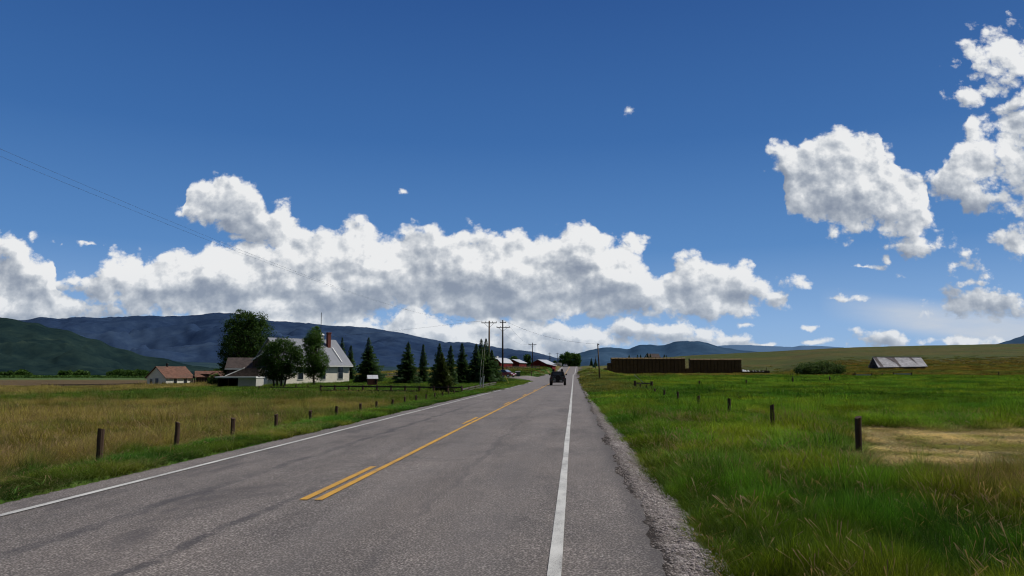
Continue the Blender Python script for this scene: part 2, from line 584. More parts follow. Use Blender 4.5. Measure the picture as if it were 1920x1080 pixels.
sc.cycles.use_adaptive_sampling = True; sc.cycles.adaptive_threshold = .02; sc.cycles.adaptive_min_samples = 8; sc.cycles.filter_width = 1.15
# ------------------------------------------------------------------ what grows where (colour, height, kind)
def lerp3(a, b, k):
    a = np.asarray(a, float); b = np.asarray(b, float)
    return a * (1 - k[..., None]) + b * k[..., None]


def field(x, y):
    """-> colour (n,3), sward height (n), dryness (n)"""
    x = np.asarray(x, float); y = np.asarray(y, float)
    L, D = heading(x, y)
    e = x - road_x(y)
    n1 = fbm(x / 3.1, y / 3.1, 21, 4); n2 = fbm(x / 11, y / 16, 22, 4); n3 = fbm(x / 40, y / 26, 23, 3); n4 = fbm(x / .8, y / .8, 25, 3)
    # left
    lush = np.array([.058, .132, .016]); olive = np.array([.098, .130, .022]); tan = np.array([.235, .200, .062]); brown = np.array([.125, .090, .036]); dark = np.array([.045, .085, .014])
    dry = sstep(.36, .66, .55 * n1 + .45 * n2 + .10 * (n4 - .5))
    band = sstep(47, 57, D + 12 * (n2 - .5)) * sstep(84, 72, D + 16 * (n2 - .5)) + .35 * sstep(34, 40, D) * sstep(50, 42, D) * sstep(.45, .6, n2)
    dry = np.clip(dry + .18 - .75 * band, 0, 1)
    dry = dry + .35 * sstep(28, 14, D) * sstep(-9, -13, x)
    dry = np.clip(dry, 0, 1)
    left = lerp3(olive * (.75 + .5 * n4[..., None]), tan, dry)
    left = lerp3(left, brown, .55 * sstep(.5, .7, n3) * sstep(20, 34, D))
    left = lerp3(left, lush * .75, .7 * np.clip(band, 0, 1))
    verge = sstep(1.0, -.5, -e - 7.0 - 3.2 * (n1 - .5) - 1.6 * (n4 - .5)) * (.55 + .45 * sstep(.35, .55, n1))
    verge = np.maximum(verge, sstep(95, 110, y) * sstep(14, 10, -e))
    left = lerp3(left, lush, verge)
    lawn = sstep(72, 78, D) * sstep(-62, -55, x) * sstep(150, 140, D)
    left = lerp3(left, np.array([.070, .13, .020]), lawn)
    bank = sstep(150, 175, y) * sstep(-40, -30, x)
    left = lerp3(left, lerp3(np.array([.155, .13, .045]), lush * .8, sstep(.4, .6, n2)), bank)
    # strip of mown brown hay field on the far left, green meadow past it
    fx = sstep(-58, -66, x)
    left = lerp3(left, np.array([.115, .080, .038]), fx * sstep(150, 158, D) * sstep(290, 270, D))
    left = lerp3(left, np.array([.075, .125, .035]), sstep(280, 300, D) * sstep(-40, -60, x))
    # right
    g1 = np.array([.056, .130, .012]); g2 = np.array([.112, .195, .018]); g3 = np.array([.022, .068, .008])
    right = lerp3(g1, g2, sstep(.4, .66, .5 * n1 + .5 * n2)); right = lerp3(right, g3, .6 * sstep(.52, .7, fbm(x / 6 + 9, y / 9, 31, 3)))
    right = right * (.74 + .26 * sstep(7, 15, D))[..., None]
    near_dry = sstep(9, 3.4, e) * sstep(.45, .62, n1) * .22
    right = lerp3(right, np.array([.15, .12, .05]), near_dry)
    right = lerp3(right, np.array([.11, .12, .035]), sstep(62, 80, y) * sstep(14, 9, e) * .8)
    # brown seed heads toward the front right
    bs = sstep(9.5, 12.5, D) * sstep(19.5, 16.5, D) * sstep(5.2, 8, x) * (.4 + .6 * n1)
    right = lerp3(right, np.array([.13, .075, .045]), np.clip(bs * .9, 0, 1))
    # flattened dry patch
    ed = (n1 - .5) * 3.0
    pt = sstep(-.4, .5, x + ed * .7 - 7.7 - (D - 20.4) * .28) * sstep(17.0, 18.8, D + ed * 1.4 + 7 * (n2 - .5) + 3 * (fbm(x / 3, y / 3, 38, 2) - .5)) * sstep(30.4, 29.0, D + ed * 2 + 6 * (fbm(x / 4, y / 4, 39, 3) - .5))
    patch = pt
    right = lerp3(right, lerp3(np.array([.46, .385, .215]), np.array([.17, .20, .035]), .85 * sstep(.50, .66, fbm(x / 1.5, y / 1.2, 37, 4))), patch)
    # olive hill
    hill = sstep(147, 153, D + 3 * (n2 - .5)) * sstep(12, 20, e)
    hc = lerp3(np.array([.088, .076, .018]), np.array([.060, .074, .015]), sstep(.38, .62, fbm(L / 60, D / 18, 33, 4)))
    hc = hc * (.85 + .3 * fbm(L / 9, D / 5, 34, 3)[..., None])
    right = lerp3(right, hc, hill)
    rb = sstep(140, 190, y) * sstep(22, 14, e)
    right = lerp3(right, lerp3(np.array([.15, .12, .035]), np.array([.07, .11, .02]), sstep(.4, .6, n1)), rb)
    c = np.where((e > 0)[..., None], right, left)
    h = np.where(e > 0, .29 - .03 * sstep(60, 120, D), .32)
    h = np.where(e > 0, h * (1 - .75 * patch), h)
    h = h * (.75 + .5 * n1)
    h = np.where(e > 0, h * (.70 + .30 * sstep(5.2, 6.2, e)), h * (.42 + .58 * sstep(6.4, 8.6, -e)))
    dr = np.where(e > 0, np.clip(bs + near_dry + patch, 0, 1), dry * (1 - verge) * (1 - lawn))
    return np.clip(c, 0, 1), h, dr


# ------------------------------------------------------------------ ground sheet
def ground_mat():
    m, t, b = material('ground_soil_and_sward', .95, .1)
    at_ = t.new('ShaderNodeAttribute', attribute_name='gcol').outputs['Color']
    p = geo_pos(t)
    n = t.noise(p, 1.7, 8, .72); n2 = t.noise(t.vm('MULTIPLY', p, (1, 1, 3)), .16, 5, .6)
    g = t.maprange(t.m('ADD', t.m('MULTIPLY', n, .6), t.m('MULTIPLY', n2, .4)), .32, .68, .45, 1.25)
    c = t.mix(1., at_, t.xyz(g, g, g), 'MULTIPLY')
    t.put(b.inputs['Base Color'], c)
    bump(t, b, n, .9, .25)
    return m


def build_ground():
    NA, NR = 560, 420
    az = np.linspace(R(-62), R(58), NA)
    r = np.concatenate([np.geomspace(1.2, 900, NR - 40), np.geomspace(930, 26000, 40)])
    A, Rr = np.meshgrid(az, r, indexing='xy')
    X = Rr * np.sin(A - YAW); Y = Rr * np.cos(A - YAW)
    Z = H(X, Y)
    L, D = heading(X, Y)
    far = sstep(600, 1100, D)
    Z = Z * (1 - far) + far * (-6)
    rough = (fbm(X / .5, Y / .5, 41, 3) - .5) * .05 * np.exp(-Rr / 60)
    e = np.abs(X - road_x(Y))
    Z = Z + rough * (e > 4.6)
    col, h, dr = field(X.ravel(), Y.ravel())
    farc = sstep(500, 1200, D.ravel())
    col = lerp3(col, np.array([.055, .075, .045]), farc)
    # sward colour is darker at its foot where blades are modelled on top
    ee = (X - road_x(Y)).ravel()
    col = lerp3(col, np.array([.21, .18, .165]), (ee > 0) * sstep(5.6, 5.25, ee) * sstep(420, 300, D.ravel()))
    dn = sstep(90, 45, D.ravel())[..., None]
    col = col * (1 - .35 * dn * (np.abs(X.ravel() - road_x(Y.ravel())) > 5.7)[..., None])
    i = np.arange(NR - 1)[:, None] * NA + np.arange(NA - 1)[None]
    Q = np.stack([i, i + 1, i + NA + 1, i + NA], -1).reshape(-1, 4)
    o = np_mesh('ground', np.stack([X, Y, Z], -1).reshape(-1, 3), Q, ground_mat(), cols={'gcol': col})
    tag(o, 'grassy farmland either side of the road, rising to an olive hill on the right', kind='structure')


# ------------------------------------------------------------------ road
def strip(name, ys, e0, e1, z0, z1, mat, nx=2, jag=None, lift=0, zfun=None):
    ys = np.asarray(ys)
    t = np.linspace(0, 1, nx)
    a = e0(ys) if callable(e0) else np.full_like(ys, e0); b = e1(ys) if callable(e1) else np.full_like(ys, e1)
    E = a[:, None] * (1 - t) + b[:, None] * t
    X = road_x(ys)[:, None] + E
    Y = np.repeat(ys[:, None], nx, 1)
    Z = road_z(ys)[:, None] + z0 * (1 - t) + z1 * t + lift
    if zfun is not None: Z = Z + zfun(X, Y, t[None] + 0 * X)
    n = len(ys)
    i = np.arange(n - 1)[:, None] * nx + np.arange(nx - 1)[None]
    Q = np.stack([i, i + 1, i + nx + 1, i + nx], -1).reshape(-1, 4)
    return np_mesh(name, np.stack([X, Y, Z], -1).reshape(-1, 3), Q, mat)


def asphalt_mat():
    m, t, b = material('weathered_asphalt', .86, .25)
    p = geo_pos(t)
    x, y, z = t.sep(p)
    fine = t.noise(p, 36, 6, 1.0)
    mid = t.noise(p, 17, 5, .7)
    vo = t.new('ShaderNodeTexVoronoi'); t.put(vo.inputs['Vector'], p); vo.inputs['Scale'].default_value = 46
    streak = t.noise(t.vm('MULTIPLY', p, (1.1, .10, 1)), 1.0, 6, .6, .4)
    blot = t.noise(t.vm('MULTIPLY', p, (1, .35, 1)), .9, 5, .62, .8)
    c = t.ramp(t.m('ADD', t.m('MULTIPLY', fine, .55), t.m('MULTIPLY', vo.outputs['Distance'], .5)),
               [(.27, (.020, .018, .017)), (.40, (.082, .074, .068)), (.56, (.160, .144, .133)), (.72, (.36, .33, .305))])
    # lighter polished wheel paths, darker old repairs and bleeding tar in the far lane
    g = t.maprange(streak, .3, .7, .84, 1.14)
    c = t.mix(1., c, t.xyz(g, g, g), 'MULTIPLY')
    lane = t.maprange(x, -4.2, -4.8, 0, 1)
    dk = t.m('MULTIPLY', t.maprange(blot, .53, .67, 0, 1, True), lane)
    near = t.maprange(y, 30, 3, .35, 1.)
    c = t.mix(t.m('MULTIPLY', t.m('MULTIPLY', dk, near), .75), c, (.055, .053, .058, 1))
    c = t.mix(t.m('MULTIPLY', t.maprange(blot, .40, .60, 0, 1), .25), c, (.125, .110, .100, 1))
    tone = t.noise(t.vm('MULTIPLY', p, (1, .45, 1)), .55, 6, .7)
    c = t.mix(1., c, t.ramp(tone, [(.3, (.58, .57, .57)), (.45, (.88, .86, .83)), (.6, (1.06, 1.02, .97)), (.72, (1.22, 1.17, 1.10))]), 'MULTIPLY')
    # sealed joint line meandering next to the centre line
    wob = t.m('MULTIPLY', t.m('SUBTRACT', t.noise(t.vm('MULTIPLY', p, (.3, .6, 1)), 1.1, 5, .7), .5), .55)
    xj = t.m('ADD', x, wob)
    for cx, w, s, y1 in ((-4.05, .035, .65, 14), (-5.6, .05, .55, 60), (-1.95, .03, .25, 80)):
        ln = t.m('ABSOLUTE', t.m('SUBTRACT', xj, cx))
        f = t.m('MULTIPLY', t.maprange(ln, w, w * 3.2, 1, 0, True), t.maprange(t.noise(p, .8, 4, .7), .38, .55, .2, 1))
        f = t.m('MULTIPLY', f, t.maprange(y, y1 * .6, y1, 1, .15))
        c = t.mix(t.m('MULTIPLY', f, s), c, (.035, .034, .038, 1))
    # transverse hair cracks
    vy = t.new('ShaderNodeTexVoronoi', feature='DISTANCE_TO_EDGE'); t.put(vy.inputs['Vector'], t.vm('MULTIPLY', p, (.18, .12, 1)))
    cr = t.vm('ADD', p, t.vm('SCALE', t.noise(p, 1.3, 4, .7, out=1), .8))
    t.put(vy.inputs['Vector'], t.vm('MULTIPLY', cr, (.16, .10, 0))); vy.inputs['Scale'].default_value = 1
    f = t.maprange(vy.outputs['Distance'], .0, .005, .28, 0)
    c = t.mix(f, c, (.05, .048, .05, 1))
    # white chips
    vc = t.new('ShaderNodeTexVoronoi'); t.put(vc.inputs['Vector'], p); vc.inputs['Scale'].default_value = 7
    c = t.mix(t.maprange(vc.outputs['Distance'], .03, .05, .8, 0), c, (.5, .48, .45, 1))
    # two dull wheel tracks in the near lane
    for cx in (-1.05, -2.75):
        tk = t.m('ABSOLUTE', t.m('SUBTRACT', x, cx))
        c = t.mix(t.m('MULTIPLY', t.maprange(tk, .18, .5, .22, 0, True), t.maprange(tone, .35, .6, 1, .3)), c, (.20, .182, .168, 1))
    # crumbling dark right edge
    ed = t.maprange(t.m('ADD', x, t.m('MULTIPLY', mid, .35)), .72, 1.0, 0, .55, True)
    c = t.mix(t.m('MULTIPLY', ed, t.maprange(y, 150, 60)), c, (.07, .062, .058, 1))
    # paler with distance
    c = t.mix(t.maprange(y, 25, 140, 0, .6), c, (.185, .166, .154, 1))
    t.put(b.inputs['Base Color'], c)
    bump(t, b, t.m('ADD', fine, t.m('MULTIPLY', mid, .5)), .55, .012)
    return m


def paint_mat(name, col, wear=.55):
    m, t, b = material(name, .7, .3)
    p = geo_pos(t)
    n = t.noise(p, 60, 4, .8); n2 = t.noise(t.vm('MULTIPLY', p, (1, .4, 1)), 3.0, 5, .7)
    f = t.maprange(t.m('ADD', t.m('MULTIPLY', n, .65), t.m('MULTIPLY', n2, .35)), .38, .52, wear, 0, True)
    g = t.maprange(n2, .3, .7, .86, 1.06)
    c = t.mix(1., (*col, 1), t.xyz(g, g, g), 'MULTIPLY')
    c = t.mix(f, c, (.13, .12, .115, 1))
    t.put(b.inputs['Base Color'], c)
    bump(t, b, n, .5, .006)
    return m


def gravel_mat(name, scale=30, dark=.0):
    m, t, b = material(name, .95, .15)
    p = geo_pos(t)
    vo = t.new('ShaderNodeTexVoronoi'); t.put(vo.inputs['Vector'], p); vo.inputs['Scale'].default_value = scale
    cell = t.sep(vo.outputs['Color'])[0]
    n = t.noise(p, 1.6, 6, .65)
    c = t.ramp(t.m('ADD', t.m('MULTIPLY', cell, .55), t.m('MULTIPLY', n, .45)), [(.15, (.055, .045, .040)), (.38, (.20, .172, .158)), (.58, (.34, .30, .275)), (.85, (.55, .50, .46))])
    if scale == 30:
        x = t.sep(p)[0]
        w = t.m('ADD', x, t.m('MULTIPLY', t.m('SUBTRACT', t.noise(p, 2.6, 5, .7), .5), .9))
        c = t.mix(t.maprange(w, .90, 1.14, .92, 0, True), c, (.040, .033, .030, 1))
    sh = t.maprange(vo.outputs['Distance'], .25, .7, 1., .45)
    c = t.mix(1., c, t.xyz(sh, sh, sh), 'MULTIPLY')
    t.put(b.inputs['Base Color'], c)
    bump(t, b, t.m('SUBTRACT', t.m('MULTIPLY', n, .8), vo.outputs['Distance']), .9, .03)
    return m


def build_road():
    ys = np.concatenate([np.arange(-2, 30, .12), np.arange(30, 120, .5), np.arange(120, 470, 1.)])
    A = asphalt_mat()
    fade = lambda y: np.exp(-y / 160)
    le = lambda y: -4.05 + .10 * (fbm(y / 1.7, y * 0, 51, 4) - .5)
    re = lambda y: 4.48 + .42 * (fbm(y / 2.2, y * 0, 52, 5, .62) - .5) + .16 * (fbm(y / .3, y * 0, 53, 3) - .5)
    und = lambda X, Y, t: .012 * (fbm(X / 2, Y / 5, 54, 2) - .5)
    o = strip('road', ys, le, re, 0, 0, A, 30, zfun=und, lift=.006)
    tag(o, 'worn two lane grey asphalt road running straight to a far crest', kind='structure')
    # right gravel shoulder, broken and sloping into the ditch
    ysg = np.concatenate([np.arange(-1, 26, .05), np.arange(26, 150, .35), np.arange(150, 440, 1.5)])
    def zg(X, Y, t):
        k = np.exp(-Y / 70)
        lump = (fbm(X / .16, Y / .22, 61, 4, .6) - .5) * .075 * sstep(.0, .12, t) + (fbm(X / .9, Y / 1.3, 62, 3) - .5) * .10 * sstep(.05, .3, t)
        step = -.045 * sstep(.10, .22, t + .25 * (fbm(X / .5, Y / .6, 63, 3) - .5))
        return (lump * k + step * k)
    o = strip('gravel_shoulder', ysg, lambda y: 4.15 + 0 * y, lambda y: 5.35 + .35 * (fbm(y / 3, y * 0, 64, 3) - .5) + .1, -.012, -.30, gravel_mat('pinkish_gravel'), 34, zfun=zg)
    tag(o, 'strip of loose pinkish gravel crumbling off the right road edge', kind='structure')
    o = strip('gravel_verge', ysg[::3], lambda y: -4.62 + .25 * (fbm(y / 2.2, y * 0, 65, 3) - .5), -3.9, -.07, -.004, gravel_mat('fine_grey_gravel', 45), 8)
    tag(o, 'thin strip of fine gravel along the left road edge', kind='structure')
    # paint
    ry = np.concatenate([np.arange(-2, 60, .25), np.arange(60, 470, 1.)])
    white = paint_mat('white_road_paint', (.54, .53, .48), .75); yel = paint_mat('yellow_road_paint', (.56, .30, .035), .7)
    wob = lambda s: (lambda y: .02 * (fbm(y / 4, y * 0, s, 3) - .5))
    def line(name, lab, c, w, y0, y1, mat):
        yy = ry[(ry >= y0) & (ry <= y1)]
        yy = np.unique(np.concatenate([[y0], yy, [y1]]))
        wgr = lambda y: w * (1 + np.clip((y - 60) / 300, 0, .9))
        o = strip(name, yy, lambda y: c - wgr(y) / 2 + wob(71)(y), lambda y: c + wgr(y) / 2 + wob(72)(y), 0, 0, mat, 3, lift=.018, zfun=lambda X, Y, t: .012 * (fbm(X / 2, Y / 5, 54, 2) - .5))
        tag(o, lab, kind='structure')
    def off(c): return c - road_x(10)
    line('white_edge_line', 'solid white line along the right edge of the road', off(-.19), .122, -2, 460, white)
    line('white_edge_line', 'white line along the left road edge, broken at the side track', off(-7.15), .115, -2, 126, white)
    line('white_edge_line', 'continuation of the left white line up to the crest', off(-7.15), .115, 186, 460, white)
    yc = off(-3.60)
    line('yellow_centre_line', 'solid yellow centre line starting beside the short dash', yc, .115, 10.4, 460, yel)
    line('yellow_dash', 'nearest yellow dash left of the solid centre line', yc - .215, .115, 10.4, 14.1, yel)
    for i, y0 in enumerate((25.6, 40.7, 55.9, 71.1, 86.3)):
        line('yellow_dash', ['second', 'third', 'fourth', 'fifth', 'farthest'][i] + ' yellow dash up the road beside the solid line', yc - .215, .115, y0, y0 + 3.7, yel)
    # side track on the left and its gravel mouth
    P0, P1 = np.array([road_x(150) - 3.4, 152.]), np.array([-33., 147.])
    n, mx = 40, 16
    V = []
    for i in range(n):
        s = i / (n - 1); c = P0 * (1 - s) + P1 * s + np.array([0, -2.5 * math.sin(s * PI)])
        half = 3.0 + 17 * max(0, 1 - s * 3.2) ** 2
        for j in range(mx):
            q = (j / (mx - 1) - .5) * 2
            x, y = c[0], c[1] + q * half * (1.0 if q > 0 else .9)
            V.append((x, y, max(Hs(x, y) + .05, float(road_z(y)) - .02 if s < .12 else -9)))
    V = np.array(V)
    Q = [[i * mx + j, i * mx + j + 1, (i + 1) * mx + j + 1, (i + 1) * mx + j] for i in range(n - 1) for j in range(mx - 1)]
    o = np_mesh('side_track', V, Q, gravel_mat('dusty_track', 12))
    tag(o, 'pale gravel side track leaving the left edge of the road', kind='structure')


# ------------------------------------------------------------------ grass
def grass_mat(name, seed_col=None, gain=1.0):
    m = bpy.data.materials.new(name); m.use_nodes = True
    t = NT(m.node_tree); m.node_tree.nodes.clear()
    g = t.new('ShaderNodeAttribute', attribute_name='gcol', attribute_type='INSTANCER').outputs['Color']
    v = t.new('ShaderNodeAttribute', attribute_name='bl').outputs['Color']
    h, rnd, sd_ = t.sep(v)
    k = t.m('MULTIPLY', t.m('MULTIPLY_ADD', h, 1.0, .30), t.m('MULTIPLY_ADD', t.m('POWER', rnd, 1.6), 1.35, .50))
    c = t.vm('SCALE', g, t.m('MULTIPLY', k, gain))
    yellow = t.vm('MULTIPLY', c, (1.30, 1.05, .9))
    c = t.mix(t.m('MULTIPLY', rnd, .5), c, yellow)
    c = t.mix(t.m('GREATER_THAN', rnd, .955), c, (.26, .27, .12, 1))
    c = t.mix(sd_, c, (*(seed_col or (.26, .18, .10)), 1))
    d = t.new('ShaderNodeBsdfDiffuse'); t.put(d.inputs[0], c)
    tr = t.new('ShaderNodeBsdfTranslucent'); t.put(tr.inputs[0], t.vm('MULTIPLY', c, (1.1, 1.15, .6)))
    gl = t.new('ShaderNodeBsdfGlossy'); gl.inputs['Roughness'].default_value = .45; gl.inputs[0].default_value = (.5, .55, .45, 1)
    a = t.new('ShaderNodeMixShader'); a.inputs[0].default_value = .42; t.l.new(d.outputs[0], a.inputs[1]); t.l.new(tr.outputs[0], a.inputs[2])
    b = t.new('ShaderNodeMixShader'); b.inputs[0].default_value = .012; t.l.new(a.outputs[0], b.inputs[1]); t.l.new(gl.outputs[0], b.inputs[2])
    o = t.new('ShaderNodeOutputMaterial'); t.l.new(b.outputs[0], o.inputs[0])
    return m


def clump(name, n, rad, h, w, lean, seedp, rs, mat, seg=3):
    """one tuft of n blades"""
    g = np.random.default_rng(rs)
    V = []; Q = []; C = []
    for k in range(n):
        r = rad * math.sqrt(g.random()); a = g.random() * 2 * PI
        x, y = r * math.cos(a), r * math.sin(a)
        hh = h * (.55 + .6 * g.random()); az = g.random() * 2 * PI; ln = lean * (.3 + g.random()) * hh
        dx, dy = math.cos(az) * ln - .10 * hh, math.sin(az) * ln
        fa = g.random() * PI; ww = w * (.6 + .7 * g.random()); sx, sy = math.cos(fa) * ww / 2, math.sin(fa) * ww / 2
        rnd = g.random(); seed = g.random() < seedp
        b0 = len(V)
        for s in range(seg + 1):
            t = s / seg
            px, py, pz = x + dx * t ** 1.9, y + dy * t ** 1.9, hh * (t - .22 * lean * t * t)
            wk = (1 - t) ** .7 if not seed else (.45 if t < .7 else 1.5)
            wk = max(wk, .08)
            V += [(px - sx * wk, py - sy * wk, pz), (px + sx * wk, py + sy * wk, pz)]
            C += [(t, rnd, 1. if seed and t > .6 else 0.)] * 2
        for s in range(seg):
            i = b0 + 2 * s; Q.append([i, i + 1, i + 3, i + 2])
    return np_mesh(name, V, Q, mat, smooth=True, cols={'bl': np.array(C)}, link=False)


def scatter(name, label, pts, rot, scl, idx, cols, variants, cat=None, tilt=0.):
    me = bpy.data.meshes.new(name + '_points')
    n = len(pts)
    me.vertices.add(n); me.vertices.foreach_set('co', np.asarray(pts, np.float32).ravel())
    a = me.attributes.new('rot', 'FLOAT', 'POINT'); a.data.foreach_set('value', np.asarray(rot, np.float32))
    a = me.attributes.new('scl', 'FLOAT_VECTOR', 'POINT'); a.data.foreach_set('vector', np.asarray(scl, np.float32).ravel())
    a = me.attributes.new('idx', 'INT', 'POINT'); a.data.foreach_set('value', np.asarray(idx, np.int32))
    a = me.attributes.new('gcol', 'FLOAT_COLOR', 'POINT'); c4 = np.ones((n, 4), np.float32); c4[:, :3] = cols; a.data.foreach_set('color', c4.ravel())
    o = bpy.data.objects.new(name, me); COL.objects.link(o)
    coll = bpy.data.collections.new(name + '_kinds')
    for v in variants: coll.objects.link(v)
    ng = bpy.data.node_groups.new(name + '_scatter', 'GeometryNodeTree')
    ng.interface.new_socket('Geometry', in_out='INPUT', socket_type='NodeSocketGeometry')
    ng.interface.new_socket('Geometry', in_out='OUTPUT', socket_type='NodeSocketGeometry')
    t = NT(ng)
    gi = t.new('NodeGroupInput'); go = t.new('NodeGroupOutput')
    ci = t.new('GeometryNodeCollectionInfo'); ci.inputs['Collection'].default_value = coll
    ci.inputs['Separate Children'].default_value = True; ci.inputs['Reset Children'].default_value = True
    iop = t.new('GeometryNodeInstanceOnPoints')
    t.l.new(gi.outputs[0], iop.inputs['Points']); t.l.new(ci.outputs[0], iop.inputs['Instance'])
    iop.inputs['Pick Instance'].default_value = True
    def na(nm, ty):
        nd = t.new('GeometryNodeInputNamedAttribute', data_type=ty); nd.inputs[0].default_value = nm; return nd.outputs['Attribute']
    t.l.new(na('idx', 'INT'), iop.inputs['Instance Index'])
    cx = t.new('ShaderNodeCombineXYZ'); t.l.new(na('rot', 'FLOAT'), cx.inputs[2])
    t.l.new(cx.outputs[0], iop.inputs['Rotation'])
    t.l.new(na('scl', 'FLOAT_VECTOR'), iop.inputs['Scale'])
    t.l.new(iop.outputs[0], go.inputs[0])
    md = o.modifiers.new('scatter', 'NODES'); md.node_group = ng
    tag(o, label, kind='stuff')
    if cat: o['category'] = cat
    return o


def build_grass():
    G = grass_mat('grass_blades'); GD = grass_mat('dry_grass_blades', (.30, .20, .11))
    near_v = [clump('grass_tuft', 60, .17, .42, .0065, .32, .0, 1, G), clump('grass_tuft', 54, .16, .48, .006, .45, .02, 2, G), clump('grass_tuft', 64, .2, .36, .007, .6, .0, 3, G),
              clump('grass_tuft_dry', 34, .18, .50, .006, .6, .22, 4, GD), clump('grass_tuft_dry', 40, .2, .42, .006, .8, .12, 5, GD), clump('grass_tuft_straw', 60, .24, .30, .007, 2.2, .0, 6, GD)]
    mid_v = [clump('meadow_tuft', 110, .45, .40, .016, .6, .0, 11, G), clump('meadow_tuft', 80, .42, .46, .018, .8, .0, 12, G), clump('meadow_tuft', 95, .5, .34, .02, .9, .0, 13, G),
             clump('meadow_tuft_dry', 110, .45, .46, .010, .6, .14, 14, GD), clump('meadow_tuft_dry', 110, .5, .40, .011, .8, .08, 15, GD), clump('meadow_tuft_straw', 90, .5, .26, .018, 1.8, .0, 16, GD)]
    far_v = [clump('far_tuft', 110, 1.2, .40, .06, .6, .0, 21, G, 2), clump('far_tuft', 100, 1.2, .44, .055, .8, .0, 22, G, 2), clump('far_tuft', 110, 1.3, .36, .06, .8, .0, 23, G, 2),
             clump('far_tuft_dry', 90, 1.2, .46, .05, .6, .12, 24, GD, 2), clump('far_tuft_dry', 100, 1.3, .42, .05, .7, .08, 25, GD, 2), clump('far_tuft_straw', 90, 1.2, .3, .05, .9, .0, 26, GD, 2)]

    def place(n, d0, d1, side, px0=-330, px1=2250, pw=1.0):
        """uniform over the ground between d0 and d1 metres ahead"""
        D = np.sqrt(nrg.random(n) * (d1 ** 2 - d0 ** 2) + d0 ** 2)
        px = px0 + nrg.random(n) * (px1 - px0)
        L = (px - 960) * CP / F * D
        x = L * CY - D * SY; y = L * SY + D * CY
        e = x - road_x(y)
        jag = .5 * (fbm(x / .7, y / .9, 81, 3) - .5)
        if side > 0: k = e > 5.42 + jag - .30 * np.clip(1 - (D - 4) / 14, 0, 1)
        else: k = (e < -4.42 + .5 * jag)
        if d0 > 140: k &= nrg.random(n) < sstep(d1, d0 + .25 * (d1 - d0), D)
        track = (y > 128) & (y < 172) & (x > -34) & (e < 0) & (np.abs(y - 150) < 4 + 16 * np.clip(1 - (-e - 3) / 9, 0, 1))
        k &= ~track
        return x[k], y[k]

    def lay(name, label, x, y, vs, base, hmul=1.0, spread=1.0, gain=1.0):
        c, h, dr = field(x, y)
        c = c * gain
        n = len(x)
        q1 = fbm(x / .75, y / .75, 91, 3); q2 = fbm(x / 2.6, y / 3.2, 92, 3); q3 = fbm(x / 1.6, y / 1.6, 93, 2)
        c = c * ((.62 + .76 * nrg.random(n)) * (.50 + 1.0 * sstep(.25, .75, q1)) * (.70 + .6 * q2))[:, None]  # clump tones vary at random; the dark ones stand for tuft shadows
        wk = (1 - np.clip(dr, 0, 1))
        c = c * np.stack([1 + wk * (.44 * sstep(.3, .7, q3) - .14), np.ones(n), 1 + wk * (.30 - .5 * q3)], -1)
        h = h * (.62 + .76 * sstep(.28, .72, q1)) * (1 + .9 * (nrg.random(n) < .02))
        z = H(x, y) - .02
        dryp = nrg.random(n) < dr * .85
        idx = nrg.integers(0, 3, n); idx[dryp] = 3 + nrg.integers(0, 2, dryp.sum())
        L, D = heading(x, y); e = x - road_x(y)
        patch = (e > 9) & (h < .24) & (D > 16.5) & (D < 31)
        idx[patch & (nrg.random(n) < .75)] = 5
        s = (h / base) * (.8 + .45 * nrg.random(n)) * hmul
        sc_ = np.stack([np.maximum(spread * (.7 + .5 * nrg.random(n)), 0)] * 2 + [s], -1)
        scatter(name, label, np.stack([x, y, z], -1), nrg.random(n) * 6.283, sc_, idx, c, vs)

    jobs = [('grass', 'tall green roadside grass with brown seed heads, right foreground', 32000, 3.2, 15, 1, near_v, .42, (1050, 2250)),
            ('meadow_grass', 'lush green meadow grass right of the road in the middle distance', 42000, 14, 48, 1, mid_v, .40, (1060, 2150)),
            ('pasture_grass', 'green pasture grass on the right below the hay stacks', 26000, 46, 152, 1, far_v, .42, (1080, 2100)),
            ('verge_grass', 'fresh green verge and dry grass left of the road near the posts', 26000, 7, 22, -1, near_v, .42, (-330, 800)),
            ('dry_grass', 'tan and olive hay meadow left of the road', 46000, 20, 66, -1, mid_v, .40, (-330, 1000)),
            ('lawn_grass', 'grass around the farmyard and far left meadow', 24000, 64, 150, -1, far_v, .42, (-300, 1060))]
    for nm, lab, n, d0, d1, sd_, vs, base, pxr in jobs:
        x, y = place(n, d0, d1, sd_, *pxr)
        lay(nm, lab, x, y, vs, base)
    # left bank and right bank rough grass beyond the farm gate
    x, y = place(9000, 148, 400, -1, 560, 1076); lay('bank_grass', 'tan rough grass on the bank left of the far road', x, y, far_v, .42, 1.2)
    x, y = place(16000, 148, 330, 1, 1070, 2050); lay('bank_grass', 'tan rough grass on the bank right of the far road', x, y, far_v, .42, 1.1, 1., 1.7)
    # taller stalks with pale seed heads standing out of the sward
    stalks = [clump('seed_stalks', 7, .22, .62, .009, .45, .8, 31, GD), clump('seed_stalks', 5, .2, .70, .010, .6, .9, 32, GD), clump('seed_stalks', 9, .25, .52, .008, .8, .7, 33, GD)]
    broad = [clump('broad_weed', 16, .10, .34, .030, .9, 0, 34, G), clump('broad_weed', 22, .12, .28, .026, 1.3, 0, 35, G), clump('broad_weed', 14, .08, .42, .034, .7, 0, 36, G)]
